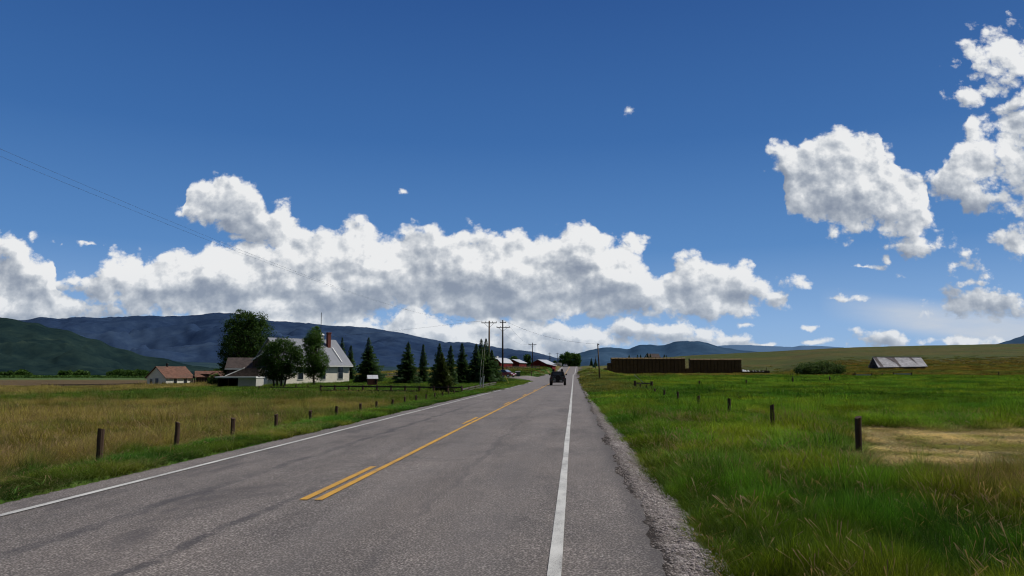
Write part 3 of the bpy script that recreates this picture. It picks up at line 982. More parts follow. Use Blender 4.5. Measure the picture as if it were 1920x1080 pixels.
    for nm, lab, n, d0, d1, sd_, vs_, pxr, cm in (('seed_stalks', 'pale seed stalks standing above the green grass on the right', 5200, 3.4, 34, 1, stalks, (1080, 2250), (2.2, 1.5, 2.6)),
                                                   ('seed_stalks', 'dry seed stalks standing above the left meadow', 4200, 12, 40, -1, stalks, (-330, 900), (1.5, 1.35, 1.6)),
                                                   ('broad_weeds', 'broad leaved weeds mixed into the right verge', 2600, 3.4, 26, 1, broad, (1080, 2250), (.75, .9, 1.1)),
                                                   ('broad_weeds', 'broad leaved weeds mixed into the left verge', 1500, 8, 26, -1, broad, (-330, 900), (.8, 1., 1.1))):
        x, y = place(n, d0, d1, sd_, *pxr)
        k = fbm(x / 1.9, y / 2.4, 95 + len(nm) + sd_, 3) + .35 * nrg.random(len(x)) > .62
        x, y = x[k], y[k]; m_ = len(x)
        c, h, dr = field(x, y)
        c = np.clip(c * np.array(cm) * (.7 + .6 * nrg.random(m_))[:, None], 0, .6)
        s = (.55 + .5 * nrg.random(m_)) * np.clip(h / .30, .35, 1.2)
        scatter(nm, lab, np.stack([x, y, H(x, y) - .02], -1), nrg.random(m_) * 6.283, np.stack([.8 + 0 * s, .8 + 0 * s, s], -1), nrg.integers(0, 3, m_), c, vs_)
    # weeds rooting in the gravel edge
    n = 260
    y = 3 + 60 * nrg.random(n) ** 1.4; x = road_x(y) + 4.75 + .7 * nrg.random(n) ** .5
    k = fbm(x / .6, y / .8, 83, 3) > .52
    lay('weeds', 'sparse weeds growing out of the roadside gravel', x[k], y[k], near_v, .42, .8, .5)
    # stones
    gm = simple('roadside_stone', (.30, .265, .25), .9, .5, 9, bmp=.5)
    vs = []
    for s in range(4):
        g = np.random.default_rng(90 + s)
        import bmesh
        bm = bmesh.new(); bmesh.ops.create_icosphere(bm, subdivisions=1, radius=1)
        for v in bm.verts: v.co = v.co * (.7 + .5 * g.random()); v.co.z *= .7
        me = bpy.data.meshes.new('stone'); bm.to_mesh(me); bm.free(); me.materials.append(gm)
        vs.append(bpy.data.objects.new('stone', me))
    n = 15000
    y = 2.5 + 42 * nrg.random(n) ** 1.9; te = nrg.random(n)
    x = road_x(y) + 4.25 + 1.1 * te ** .8
    k = (fbm(x / .4, y / .6, 85, 3) > .36)
    x, y, te = x[k], y[k], te[k]; n = len(x)
    zs = road_z(y) + -.012 - .288 * (x - road_x(y) - 4.15) / 1.3 - .03
    s = (.004 + .012 * nrg.random(n) ** 2.6) * 1.3
    scatter('gravel_stones', 'loose stones scattered along the crumbled right road edge', np.stack([x, y, zs + .02], -1), nrg.random(n) * 6.28, np.stack([s, s * 1.2, s], -1), nrg.integers(0, 4, n), np.ones((n, 3)), vs)


build_ground()
build_road()
build_grass()
# ------------------------------------------------------------------ mountains
def mountain_mat(name, cols, sc_=1.0, streaky=True):
    m, t, b = material(name, 1.0, .0)
    p = t.vm('SCALE', geo_pos(t), .001 * sc_)
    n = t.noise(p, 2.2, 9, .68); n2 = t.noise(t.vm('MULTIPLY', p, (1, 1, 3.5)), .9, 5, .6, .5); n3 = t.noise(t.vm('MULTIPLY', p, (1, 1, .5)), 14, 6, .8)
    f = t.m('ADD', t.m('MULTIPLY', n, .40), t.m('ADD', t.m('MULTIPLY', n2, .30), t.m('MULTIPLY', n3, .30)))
    c = t.ramp(f, cols)  # blue aerial haze painted in; blotches stand for forest and cloud shade
    t.put(b.inputs['Base Color'], c)
    return m, t, b, c


def range_mesh(name, label, cat, D0, D1, sky, base_z, mat, amp=60, seed=0, nx=420, ny=70, fl=260, pw=1.4, ridges=1.0, edge=0, x_pad=None):
    """a mountain range: rises from D0 to its crest at D1 whose outline the picks give"""
    xs = [s[0] for s in sky]; hs = [zat(s[1], D1) for s in sky]
    px = np.linspace(xs[0], xs[-1], nx)
    hz = np.interp(px, xs, hs)
    k = np.hanning(9); k /= k.sum()
    hz = np.convolve(np.pad(hz, 4, mode='edge'), k, mode='valid')
    t = np.linspace(0, 1.45, ny)
    PX, T = np.meshgrid(px, t)
    D = D0 + (D1 - D0) * T
    L = (PX - 960) * CP / F * D
    X = L * CY - D * SY; Y = L * SY + D * CY
    g = np.where(T < 1, T ** pw, 1 - (T - 1) * .9)
    rel = np.abs(fbm(X / 900 / ridges, Y / 900 / ridges, seed, 5, .55) - .5) * 2
    rel2 = fbm(X / 260 / ridges, Y / 260 / ridges, seed + 9, 4) - .5
    z = base_z + (hz[None] - base_z) * g
    shape = np.sin(np.clip(T, 0, 1) * PI) ** .8
    z = z - (rel * amp * 2.2 - amp * .4) * shape + rel2 * amp * .5 * (shape + .12)
    z = np.where(T < 1, np.minimum(z, base_z + (hz[None] - base_z) * (.15 + .85 * np.minimum(1, T * 1.02)) ), z)
    z = z + (fbm(X / 34, Y / 34, seed + 20, 3) - .5) * edge * (T > .9)
    i = np.arange(ny - 1)[:, None] * nx + np.arange(nx - 1)[None]
    Q = np.stack([i, i + 1, i + nx + 1, i + nx], -1).reshape(-1, 4)
    o = np_mesh(name, np.stack([X, Y, z], -1).reshape(-1, 3), Q, mat)
    tag(o, label, kind='structure')
    return o


def build_mountains():
    m1, *_ = mountain_mat('hazy_forested_range', [(.34, (.011, .023, .056)), (.46, (.020, .038, .080)), (.54, (.031, .054, .100)), (.66, (.052, .082, .130))], 1.1)
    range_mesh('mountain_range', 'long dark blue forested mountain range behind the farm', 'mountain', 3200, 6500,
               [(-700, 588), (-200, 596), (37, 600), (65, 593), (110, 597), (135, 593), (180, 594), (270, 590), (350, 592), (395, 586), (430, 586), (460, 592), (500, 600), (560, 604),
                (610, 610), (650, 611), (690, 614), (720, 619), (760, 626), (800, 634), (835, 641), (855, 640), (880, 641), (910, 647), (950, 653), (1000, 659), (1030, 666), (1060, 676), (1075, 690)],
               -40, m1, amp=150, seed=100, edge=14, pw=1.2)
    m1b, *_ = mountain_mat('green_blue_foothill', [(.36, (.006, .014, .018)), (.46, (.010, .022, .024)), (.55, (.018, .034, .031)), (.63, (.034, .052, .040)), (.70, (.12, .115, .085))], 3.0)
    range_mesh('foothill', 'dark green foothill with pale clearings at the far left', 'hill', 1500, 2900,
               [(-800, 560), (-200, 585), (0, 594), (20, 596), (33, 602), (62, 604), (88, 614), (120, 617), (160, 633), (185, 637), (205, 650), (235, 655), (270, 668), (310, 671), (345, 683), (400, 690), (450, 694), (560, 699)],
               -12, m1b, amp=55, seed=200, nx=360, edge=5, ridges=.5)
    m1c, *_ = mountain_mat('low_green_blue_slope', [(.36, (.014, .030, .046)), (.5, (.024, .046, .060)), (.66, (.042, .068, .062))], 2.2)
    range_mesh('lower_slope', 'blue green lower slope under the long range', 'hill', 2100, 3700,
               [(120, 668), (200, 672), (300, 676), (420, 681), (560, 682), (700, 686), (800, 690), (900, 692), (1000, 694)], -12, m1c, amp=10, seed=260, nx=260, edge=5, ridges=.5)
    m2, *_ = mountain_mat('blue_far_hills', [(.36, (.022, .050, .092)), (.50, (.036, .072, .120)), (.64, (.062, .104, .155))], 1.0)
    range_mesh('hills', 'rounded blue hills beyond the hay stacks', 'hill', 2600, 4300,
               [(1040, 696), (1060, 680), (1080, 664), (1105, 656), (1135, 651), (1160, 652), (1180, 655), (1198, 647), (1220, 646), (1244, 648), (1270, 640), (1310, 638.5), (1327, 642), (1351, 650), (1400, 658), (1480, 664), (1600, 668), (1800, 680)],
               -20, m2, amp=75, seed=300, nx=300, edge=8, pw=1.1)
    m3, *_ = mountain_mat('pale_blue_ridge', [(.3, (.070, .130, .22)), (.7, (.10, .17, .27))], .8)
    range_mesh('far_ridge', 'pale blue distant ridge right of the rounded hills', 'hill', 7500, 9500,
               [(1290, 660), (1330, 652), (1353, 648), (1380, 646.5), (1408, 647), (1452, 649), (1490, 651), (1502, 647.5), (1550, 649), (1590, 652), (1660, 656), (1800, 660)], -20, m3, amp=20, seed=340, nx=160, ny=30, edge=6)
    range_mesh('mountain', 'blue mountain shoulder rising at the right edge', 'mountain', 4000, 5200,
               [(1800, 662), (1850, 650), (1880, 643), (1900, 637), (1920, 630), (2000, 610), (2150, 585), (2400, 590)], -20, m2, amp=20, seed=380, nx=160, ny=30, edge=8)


# ------------------------------------------------------------------ trees
def leaf_mat(name, c1, c2, trans=.35):
    m = bpy.data.materials.new(name); m.use_nodes = True
    t = NT(m.node_tree); m.node_tree.nodes.clear()
    v = t.new('ShaderNodeAttribute', attribute_name='bl').outputs['Color']
    r, g, bb = t.sep(v)
    c = t.mix(r, (*c1, 1), (*c2, 1))
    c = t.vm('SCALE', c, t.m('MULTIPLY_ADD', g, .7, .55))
    d = t.new('ShaderNodeBsdfDiffuse'); t.put(d.inputs[0], c)
    tr = t.new('ShaderNodeBsdfTranslucent'); t.put(tr.inputs[0], t.vm('MULTIPLY', c, (1.1, 1.2, .7)))
    a = t.new('ShaderNodeMixShader'); a.inputs[0].default_value = trans; t.l.new(d.outputs[0], a.inputs[1]); t.l.new(tr.outputs[0], a.inputs[2])
    gl = t.new('ShaderNodeBsdfGlossy'); gl.inputs['Roughness'].default_value = .5; gl.inputs[0].default_value = (.4, .45, .4, 1)
    b = t.new('ShaderNodeMixShader'); b.inputs[0].default_value = .012; t.l.new(a.outputs[0], b.inputs[1]); t.l.new(gl.outputs[0], b.inputs[2])
    o = t.new('ShaderNodeOutputMaterial'); t.l.new(b.outputs[0], o.inputs[0])
    return m


BARK = simple('rough_grey_bark', (.085, .068, .052), .95, .4, 8, stretch=(1, 1, .25), bmp=.8, bd=.03)
PALEBARK = simple('pale_aspen_bark', (.42, .40, .34), .9, .3, 6, stretch=(1, 1, .6))
LEAF_DARK = leaf_mat('dark_leaf', (.024, .054, .014), (.058, .105, .020))
LEAF_MID = leaf_mat('mid_leaf', (.038, .085, .020), (.075, .135, .028))
LEAF_LIGHT = leaf_mat('fresh_leaf', (.050, .110, .024), (.105, .175, .036))
LEAF_GREY = leaf_mat('willow_leaf', (.050, .085, .030), (.105, .15, .050))
NEEDLE = leaf_mat('spruce_needle', (.028, .058, .026), (.062, .105, .042), .25)
NEEDLE_Y = leaf_mat('yellowish_spruce_needle', (.030, .048, .014), (.062, .080, .022), .15)


def leaf_cards(P, N, size, g, squash=1.0):
    """quads of leaf clusters at P facing roughly N"""
    n = len(P)
    rnd = g.normal(size=(n, 3)) * .8 + N
    rnd /= np.linalg.norm(rnd, axis=1)[:, None] + 1e-9
    a = np.cross(rnd, g.normal(size=(n, 3))); a /= np.linalg.norm(a, axis=1)[:, None] + 1e-9
    b = np.cross(rnd, a)
    s = (size * (.6 + .8 * g.random(n)))[:, None]
    w = (.45 + .4 * g.random(n))[:, None]
    V = np.stack([P - a * s * .5, P + b * s * w * .5, P + a * s * .5, P - b * s * w * .5], 1).reshape(-1, 3)
    Q = np.arange(4 * n).reshape(-1, 4)
    return V, Q


def broadleaf(name, label, cat, loc, h, lobes, n, leaf, mat, seed, trunks=1, trunk_r=.18, crown0=.22, bark=None, group=None, spread=.16, lean=0):
    """lobes: (x, y, z, rx, ry, rz) in fractions of h"""
    g = np.random.default_rng(seed)
    root = thing(name, label, cat, loc, 0, group)
    root.rotation_euler = (0, 0, 0)
    tips = []
    vol = np.array([l[3] * l[4] * l[5] for l in lobes]) ** .67; vol /= vol.sum()
    P = []; N = []; R1 = []; R2 = []
    per = 26
    nc = max(4, n // per)
    for li, l in enumerate(lobes):
        c = np.array(l[:3]) * h; r = np.array(l[3:]) * h
        k = max(3, int(nc * vol[li]))
        d = g.normal(size=(k, 3)); d /= np.linalg.norm(d, axis=1)[:, None]
        rad = .62 + .46 * g.random(k) ** .6
        cc = c + d * r * rad[:, None]
        cc[:, 2] = np.maximum(cc[:, 2], h * crown0 * .8)
        for q in range(k):
            m_ = per
            sp = h * spread * (.3 + .5 * g.random()) * (r.mean() / (h * .25)) ** .5 * .55
            pts = cc[q] + np.clip(g.normal(size=(m_, 3)), -2, 2) * sp * np.array([1, 1, .7])
            P.append(pts); N.append(np.repeat(d[q][None], m_, 0))
            tone = g.random()
            R1.append(np.full(m_, tone) * .6 + .4 * g.random(m_))
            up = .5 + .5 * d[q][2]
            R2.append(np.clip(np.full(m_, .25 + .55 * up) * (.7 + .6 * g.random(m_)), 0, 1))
            if g.random() < .16: tips.append(cc[q])
    P = np.concatenate(P); N = np.concatenate(N)
    V, Q = leaf_cards(P, N, leaf, g)
    C = np.repeat(np.stack([np.concatenate(R1), np.concatenate(R2), np.zeros(len(P))], -1), 4, 0)
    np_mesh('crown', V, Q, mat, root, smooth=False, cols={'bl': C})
    mb = MB()
    top = np.array([0, 0, h * .8])
    for k in range(trunks):
        bx, by = (0, 0) if trunks == 1 else ((k - (trunks - 1) / 2) * trunk_r * 3.4, g.normal() * trunk_r)
        tx, ty = bx * 4 + lean, by * 2
        pts = [(bx, by, -.3), (bx * 1.4 + .03 * h * g.normal() * .3, by, h * .2), (bx * 2.2 + .02 * h * g.normal(), by + .02 * h * g.normal(), h * .45), (tx * .8, ty, h * .78)]
        mb.tube(pts, [trunk_r * 1.25, trunk_r * .9, trunk_r * .6, trunk_r * .15], 8)
    for tp in tips:
        z0 = h * (.18 + .3 * g.random()); z0 = min(z0, tp[2] * .8)
        a = Vector((0, 0, z0)); b = Vector(tp); mid = (a + b) / 2 + Vector((0, 0, -.04 * h))
        mb.tube([a, mid, b], [trunk_r * .38, trunk_r * .22, .012], 5, cap=False)
    mb.build('trunk', bark or BARK, root, smooth=True)
    return root


def conifer(name, label, loc, h, r, seed, mat=None, cat='spruce tree', group=None, gap=.0, thin=1.0, base=.05, lop=0):
    g = np.random.default_rng(seed)
    mat = mat or NEEDLE
    root = thing(name, label, cat, loc, 0, group)
    P = []; A = []; B = []; C = []
    nl = int(26 + h * 1.6)
    V = []; Q = []; CC = []
    mb = MB(); mb.tube([(0, 0, -.2), (0, 0, h * .5), (0, 0, h * .98)], [h * .016 + .03, h * .010 + .01, .012], 7)
    for i in range(nl):
        t = base + (1 - base) * (i / nl) ** .93
        z = h * t
        R_ = 1.22 * r * (1 - t) ** .92 * (.82 + .34 * g.random()) + .05
        nb = max(4, int((9 if t < .75 else 6) * thin))
        ph = g.random() * 6.28
        for k in range(nb):
            a = ph + k * 6.283 / nb + g.normal() * .2
            L = R_ * (.62 + .52 * g.random()) * (1 + lop * math.cos(a))
            if g.random() < gap: L *= .45
            dr = -.22 - .25 * (1 - t) + .12 * g.normal()
            dirv = np.array([math.cos(a), math.sin(a), 0.])
            side = np.array([-math.sin(a), math.cos(a), 0.])
            ns = max(3, int(L / .17))
            for s in range(ns):
                q = (s + .3 + .5 * g.random()) / ns
                p = dirv * L * q + np.array([0, 0, z + dr * L * q + .16 * L * q * q * 1.2])
                wd = (.06 + .26 * L) * (1 - .6 * q) * (.7 + .6 * g.random()) + .04
                for sg in (-1, 1):
                    tip = p + side * sg * wd + dirv * wd * .55 + np.array([0, 0, -wd * (.35 + .5 * g.random())])
                    w = .055 + .05 * g.random() + .02 * L
                    u = dirv * w
                    dn = np.array([0, 0, -w * (.5 + .8 * g.random())])
                    b0 = len(V); V += [p - u * .5, p + u, tip + dn * .2, tip + dn - u * .6]
                    Q.append([b0, b0 + 1, b0 + 2, b0 + 3])
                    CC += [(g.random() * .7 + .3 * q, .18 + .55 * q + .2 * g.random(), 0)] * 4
            if L > .7 and g.random() < .5:
                mb.tube([(0, 0, z), tuple(dirv * L * .8 + np.array([0, 0, z + dr * L * .8]))], [.02 + .01 * L, .008], 4, cap=False)
    # leader
    for s in range(10):
        z = h * (.93 + .07 * s / 10); b0 = len(V); a = g.random() * 6.28; w = .10 * (1.1 - s / 10) + .02
        V += [(0, 0, z - .05), (math.cos(a) * w, math.sin(a) * w, z - .04), (0, 0, z + .12), (-math.cos(a) * w, -math.sin(a) * w, z - .04)]
        Q.append([b0, b0 + 1, b0 + 2, b0 + 3]); CC += [(.5, .5, 0)] * 4
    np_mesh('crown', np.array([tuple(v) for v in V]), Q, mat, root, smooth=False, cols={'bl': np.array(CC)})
    mb.build('trunk', BARK, root, smooth=True)
    return root


def put(px, D, dz=0):
    x, y = at(px, D); return (x, y, Hs(x, y) + dz)


def tree_h(px, D, ytop, dz=0):
    x, y = at(px, D); return zat(ytop, D) - Hs(x, y) - dz


def build_trees():
    def bl(px, D, ytop, half, lobes, n, leaf, mat, seed, name, label, **k):
        h = tree_h(px, D, ytop)
        w = half * CP / F * D / h    # half width as a fraction of height
        lb = [(l[0] * w, l[1] * w, l[2], l[3] * w, l[4] * w, l[5]) for l in lobes]
        return broadleaf(name, label, 'tree', put(px, D), h, lb, n, leaf, mat, seed, **k)
    # big cottonwood at the left of the farmhouse
    bl(458, 152, 579, 46, [(0, 0, .50, .82, .8, .30), (-.55, 0, .40, .45, .5, .26), (.45, .1, .62, .55, .6, .26), (-.15, 0, .80, .52, .5, .17), (.42, 0, .84, .36, .4, .12), (-.30, 0, .93, .16, .2, .06), (-.7, 0, .22, .28, .4, .18), (.6, 0, .30, .4, .5, .2), (-.45, -.1, .70, .42, .4, .16)],
       36000, .25, LEAF_DARK, 5, 'cottonwood_tree', 'tallest broad dark cottonwood behind the left side of the farmhouse', trunk_r=.42, crown0=.10, spread=.10)
    # round dark tree in front of the white house
    bl(524, 104, 631, 45, [(0, 0, .58, .78, .75, .30), (-.5, 0, .40, .42, .4, .20), (.52, 0, .46, .44, .4, .24), (.1, 0, .82, .50, .5, .15), (-.35, 0, .70, .40, .4, .18), (.72, 0, .70, .26, .3, .14), (.85, 0, .56, .24, .3, .12), (0, 0, .30, .5, .5, .14)],
       26000, .16, LEAF_DARK, 6, 'round_tree', 'round dark leafy tree with several stems in front of the white house', trunks=4, trunk_r=.13, crown0=.17, spread=.10)
    bl(589, 109, 613, 26, [(0, 0, .55, .62, .6, .36), (0, 0, .85, .48, .5, .14), (-.3, 0, .72, .52, .5, .16), (.55, 0, .42, .46, .5, .18), (.4, 0, .25, .4, .4, .12), (-.35, 0, .35, .4, .4, .2), (.1, 0, .95, .22, .2, .05)],
       20000, .15, LEAF_LIGHT, 7, 'poplar_tree', 'upright fresher green poplar covering the middle of the white house', trunk_r=.14, crown0=.10, spread=.10)
    bl(402, 128, 700, 14, [(0, 0, .5, .9, .8, .45), (.4, 0, .6, .5, .5, .35)], 1600, .22, LEAF_MID, 8, 'bush', 'leafy bush beside the red roofed shed', trunk_r=.05, crown0=.08)
    # willow bush in front of the hill
    b = bl(1537, 158, 677, 43, [(.28, 0, .52, .60, .5, .46), (-.45, 0, .46, .5, .5, .38), (.7, 0, .40, .32, .4, .36), (-.75, 0, .32, .28, .4, .28), (0, 0, .3, .9, .6, .3)], 11000, .26, LEAF_GREY, 9,
           'willow_bush', 'wide grey green willow bush on the meadow edge left of the old barn', trunks=5, trunk_r=.07, crown0=.06, spread=.22)
    # grove by the crest
    spec = [(1063, 452, 664, 11, 10), (1076, 440, 659, 11, 11), (1052, 455, 668, 8, 12), (1083, 445, 663, 8, 13)]
    spec = [(1056, 452, 663, 8, 10, 'leftmost'), (1064, 446, 658.5, 8, 11, 'tallest'), (1073, 450, 661, 8, 12, 'third from the left'), (1082, 444, 661.5, 7, 13, 'rightmost')]
    for px, D, yt, hf, sd_, w in spec:
        bl(px, D, yt, hf, [(0, 0, .55, .9, .8, .36), (0, 0, .80, .6, .6, .16), (-.2, 0, .28, .9, .8, .2)], 3600, .62, LEAF_MID, sd_, 'grove_tree', w + ' leafy tree of the grove beside the road crest', trunk_r=.22, crown0=.06, group='grove at the crest of the road')
    bl(989, 290, 664, 8, [(0, 0, .70, .9, .8, .24), (.1, 0, .42, .7, .7, .2), (-.1, 0, .2, .7, .6, .16)], 2600, .42, LEAF_DARK, 14, 'dark_tree', 'dark round tree standing between the two far red barns', trunk_r=.2, crown0=.08)
    bl(964, 310, 667, 8, [(0, 0, .6, .9, .8, .34)], 1600, .45, LEAF_MID, 15, 'dark_tree', 'leafy tree rising behind the roof of the middle red barn', trunk_r=.2, crown0=.15)
    bl(1040, 420, 676, 5, [(0, 0, .5, .9, .8, .45)], 900, .5, LEAF_DARK, 16, 'dark_tree', 'small dark tree left of the crest grove', trunk_r=.15, crown0=.1)
    # spruces: px, D, top row, half width px, label
    S = [(640, 142, 631, 9, 'slim spruce right behind the gable of the white house', NEEDLE), (657, 138, 646, 11, 'short spruce between the white house and the big spruce', NEEDLE),
         (690, 124, 631, 20, 'big broad spruce behind the little red playhouse', NEEDLE), (765, 118, 640, 19, 'bushy spruce standing alone on the lawn', NEEDLE),
         (793, 124, 644, 10, 'narrow spruce next to the bushy lawn spruce', NEEDLE), (824, 102, 642, 14, 'dark pointed spruce behind the yellowish one', NEEDLE),
         (828, 74, 661, 20, 'yellowish green spruce growing at the rail fence', NEEDLE_Y), (845, 112, 646, 13, 'spruce just right of the yellowish one', NEEDLE),
         (866, 118, 642, 14, 'spruce with a sharp top in the middle of the row', NEEDLE), (893, 120, 643, 15, 'left spruce of the cluster by the utility pole', NEEDLE),
         (902, 124, 634, 15, 'tallest spruce of the cluster by the utility pole', NEEDLE), (911, 118, 633, 16, 'right hand tall spruce of the cluster by the pole', NEEDLE), (922, 124, 655, 15, 'lower spruce touching the utility pole', NEEDLE)]
    for i, (px, D, yt, hw, lab, mt) in enumerate(S):
        h = tree_h(px, D, yt); r = hw * CP / F * D * 1.36
        conifer('spruce_tree', lab, put(px, D), h, r, 40 + i, mt, base=.04, lop=.12 * (-1) ** i, gap=.12)
    # little conifers behind the hay
    for i, (px, yt) in enumerate([(1180, 664.5), (1196, 665), (1202, 664), (1215, 661.5), (1220, 663), (1246, 664), (1250, 665.5), (1109, 671), (1117, 672)]):
        D = 455 if px > 1130 else 430
        h = max(5.5, tree_h(px, D, yt)); x, y = at(px, D); z = zat(yt, D) - h
        labs = ['leftmost conifer showing above the left hay stack', 'second conifer showing above the left hay stack', 'conifer top just left of the pale roof', 'taller conifer top left of the pale roof', 'conifer top touching the pale roof',
                'conifer top right of the pale roof', 'rightmost conifer top above the hay stack', 'small lone spruce above the right bank by the road', 'tiny spruce right of the lone one on the bank']
        conifer('spruce_tree', labs[i], (x, y, z), h, h * .24, 70 + i, NEEDLE, base=.03)
    # aspens by the pole: bare pale stems
    for i, (px, yb, xt, yt, lab) in enumerate([(899, 712, 905, 655, 'left thin pale leaning stem by the pole'), (904, 712, 909, 650, 'right thin pale leaning stem by the pole')]):
        D = 104; x, y = at(px, D); x1, y1 = at(xt, D)
        r_ = thing('aspen_tree', lab, 'tree', (x, y, Hs(x, y)))
        h = zat(yt, D) - Hs(x, y)
        mb = MB(); mb.tube([(0, 0, -.1), ((x1 - x) * .4, 0, h * .5), (x1 - x, y1 - y, h)], [.05, .035, .01], 6); mb.build('trunk', PALEBARK, r_, True)
        g = np.random.default_rng(i)
        P = np.array([(x1 - x) * .7, 0, h * .75]) + g.normal(size=(160, 3)) * np.array([.35, .35, h * .14])
        V, Q = leaf_cards(P, np.array([0, 0, 1.]), .14, g)
        np_mesh('crown', V, Q, LEAF_LIGHT, r_, smooth=False, cols={'bl': np.repeat(g.random((160, 3)), 4, 0)})
    # far-off willow thickets and woods at the foot of the hills: one mass
    def wood(name, label, items, mat, leaf, seed):
        g = np.random.default_rng(seed); P = []; R_ = []
        for px0, px1, D, hmax, n in items:
            px = px0 + (px1 - px0) * g.random(n)
            hh = hmax * (.35 + .65 * fbm(px / 14, px * 0 + D, seed, 3)) * (.5 + .5 * np.sin(np.clip((px - px0) / (px1 - px0), 0, 1) * PI) ** .3)
            d = D * (1 + .06 * g.random(n))
            L = (px - 960) * CP / F * d; x = L * CY - d * SY; y = L * SY + d * CY
            z = np.where(d < 600, H(x, y), -5.) + hh * g.random(n) ** .7
            P.append(np.stack([x, y, z], -1)); R_.append(np.stack([fbm(px / 9, z / 4, seed + 3, 2), .25 + .6 * (z - z.min()) / (np.ptp(z) + .1), z * 0], -1))
        P = np.concatenate(P); R_ = np.concatenate(R_)
        V, Q = leaf_cards(P, np.array([0, -.5, .6]), leaf, g)
        o = np_mesh(name, V, Q, mat, smooth=False, cols={'bl': np.clip(np.repeat(R_, 4, 0), 0, 1)})
        tag(o, label, kind='stuff')
    wood('far_wood', 'dark wooded thickets along the valley floor on the left',
         [(-300, 300, 620, 4, 9000), (110, 168, 420, 5.5, 2500), (200, 280, 560, 7, 3000), (0, 60, 500, 6, 1800), (225, 276, 470, 6, 1500), (380, 420, 420, 6, 1500), (640, 1020, 600, 7, 5000)], LEAF_DARK, 1.5, 301)
    wood('far_meadow_scrub', 'pale green scrub on the valley floor', [(-300, 300, 380, 1.6, 9000), (690, 900, 300, 1.2, 2000)], LEAF_MID, .9, 302)


build_mountains()
build_trees()
# ------------------------------------------------------------------ materials of built things
def clapboard(name, col, pitch=.16, var=.12):
    m, t, b = material(name, .75, .25)
    p = obj_pos(t); z = t.sep(p)[2]
    s = t.m('FRACT', t.m('DIVIDE', z, pitch))
    n = t.noise(t.vm('MULTIPLY', p, (1, 1, 4)), 1.4, 6, .65)
    g = t.m('MULTIPLY', t.maprange(n, .3, .7, 1 - var, 1 + var * .6), t.maprange(s, .0, .14, .62, 1.))
    t.put(b.inputs['Base Color'], t.mix(1., (*col, 1), t.xyz(g, g, g), 'MULTIPLY'))
    bump(t, b, s, .6, .02)
    return m


def boards(name, col, axis=0, pitch=.2, var=.35):
    m, t, b = material(name, .9, .15)
    p = obj_pos(t); x = t.m('ADD', t.sep(p)[0], t.sep(p)[1])
    k = t.m('DIVIDE', x, pitch); s = t.m('FRACT', k)
    cell = t.new('ShaderNodeTexWhiteNoise', noise_dimensions='1D'); t.put(cell.inputs['W'], t.m('FLOOR', k))
    n = t.noise(t.vm('MULTIPLY', p, (3, 3, .5)), 2.2, 6, .7)
    g = t.m('MULTIPLY', t.maprange(t.m('ADD', t.m('MULTIPLY', cell.outputs[0], .4), t.m('MULTIPLY', n, .6)), .25, .75, 1 - var, 1 + var), t.maprange(s, 0, .1, .5, 1.))
    t.put(b.inputs['Base Color'], t.mix(1., (*col, 1), t.xyz(g, g, g), 'MULTIPLY'))
    return m


def shingle(name, col, patch=None, px=.22, pz=.16, var=.35):
    m, t, b = material(name, .9, .2)
    p = obj_pos(t); x, y, z = t.sep(p)
    row = t.m('FLOOR', t.m('DIVIDE', z, pz))
    k = t.m('ADD', t.m('DIVIDE', t.m('ADD', x, y), px), t.m('MULTIPLY', row, .37))
    w = t.new('ShaderNodeTexWhiteNoise', noise_dimensions='2D'); t.put(w.inputs['Vector'], t.xyz(t.m('FLOOR', k), row, 0))
    n = t.noise(p, .55, 5, .65)
    g = t.m('MULTIPLY', t.maprange(t.m('ADD', t.m('MULTIPLY', w.outputs[0], .55), t.m('MULTIPLY', n, .45)), .2, .8, 1 - var, 1 + var), t.maprange(t.m('FRACT', t.m('DIVIDE', z, pz)), 0, .2, .7, 1))
    c = t.mix(1., (*col, 1), t.xyz(g, g, g), 'MULTIPLY')
    if patch: c = t.mix(t.maprange(t.noise(p, .35, 4, .7, .5), .52, .62, 0, .8), c, (*patch, 1))
    t.put(b.inputs['Base Color'], c)
    return m


def seam_metal(name, col, pitch=.6, rough=.45, var=.12, metal=.0):
    m, t, b = material(name, rough, .5)
    p = obj_pos(t); x = t.sep(p)[0]
    s = t.m('ABSOLUTE', t.m('SUBTRACT', t.m('FRACT', t.m('DIVIDE', x, pitch)), .5))
    n = t.noise(t.vm('MULTIPLY', p, (1, 1, .4)), .9, 6, .65)
    g = t.m('MULTIPLY', t.maprange(n, .3, .7, 1 - var, 1 + var), t.maprange(s, .44, .49, 1, .78))
    t.put(b.inputs['Base Color'], t.mix(1., (*col, 1), t.xyz(g, g, g), 'MULTIPLY'))
    b.inputs['Metallic'].default_value = metal
    return m


M = {}
M['cream'] = clapboard('cream_clapboard', (.88, .82, .68))
M['offwhite'] = clapboard('grey_white_clapboard', (.50, .49, .43))
M['palewall'] = clapboard('pale_clapboard', (.74, .72, .62))
M['trim'] = simple('white_trim', (.75, .75, .70), .6, .12)
M['glass'] = simple('dark_window_glass', (.018, .026, .034), .08, .3, 1.2, spec=.8, bmp=0)
M['greyroof'] = seam_metal('grey_metal_roof', (.17, .18, .195), .55)
M['whiteroof'] = seam_metal('bright_metal_roof', (.46, .47, .48), .8)
M['redbrick'] = simple('red_brick', (.14, .042, .030), .9, .35, 9)
M['dark'] = simple('dark_opening', (.018, .015, .013), .95, .3)
M['rust'] = shingle('rusty_red_shingle', (.145, .075, .052), (.10, .065, .048))
M['brownroof'] = shingle('brown_shingle', (.062, .048, .042))
M['oldroof'] = shingle('grey_weathered_shakes', (.40, .39, .40), None, .25, .2, .35)
M['oldpatch'] = boards('exposed_roof_boards', (.135, .115, .115), 0, .3, .3)
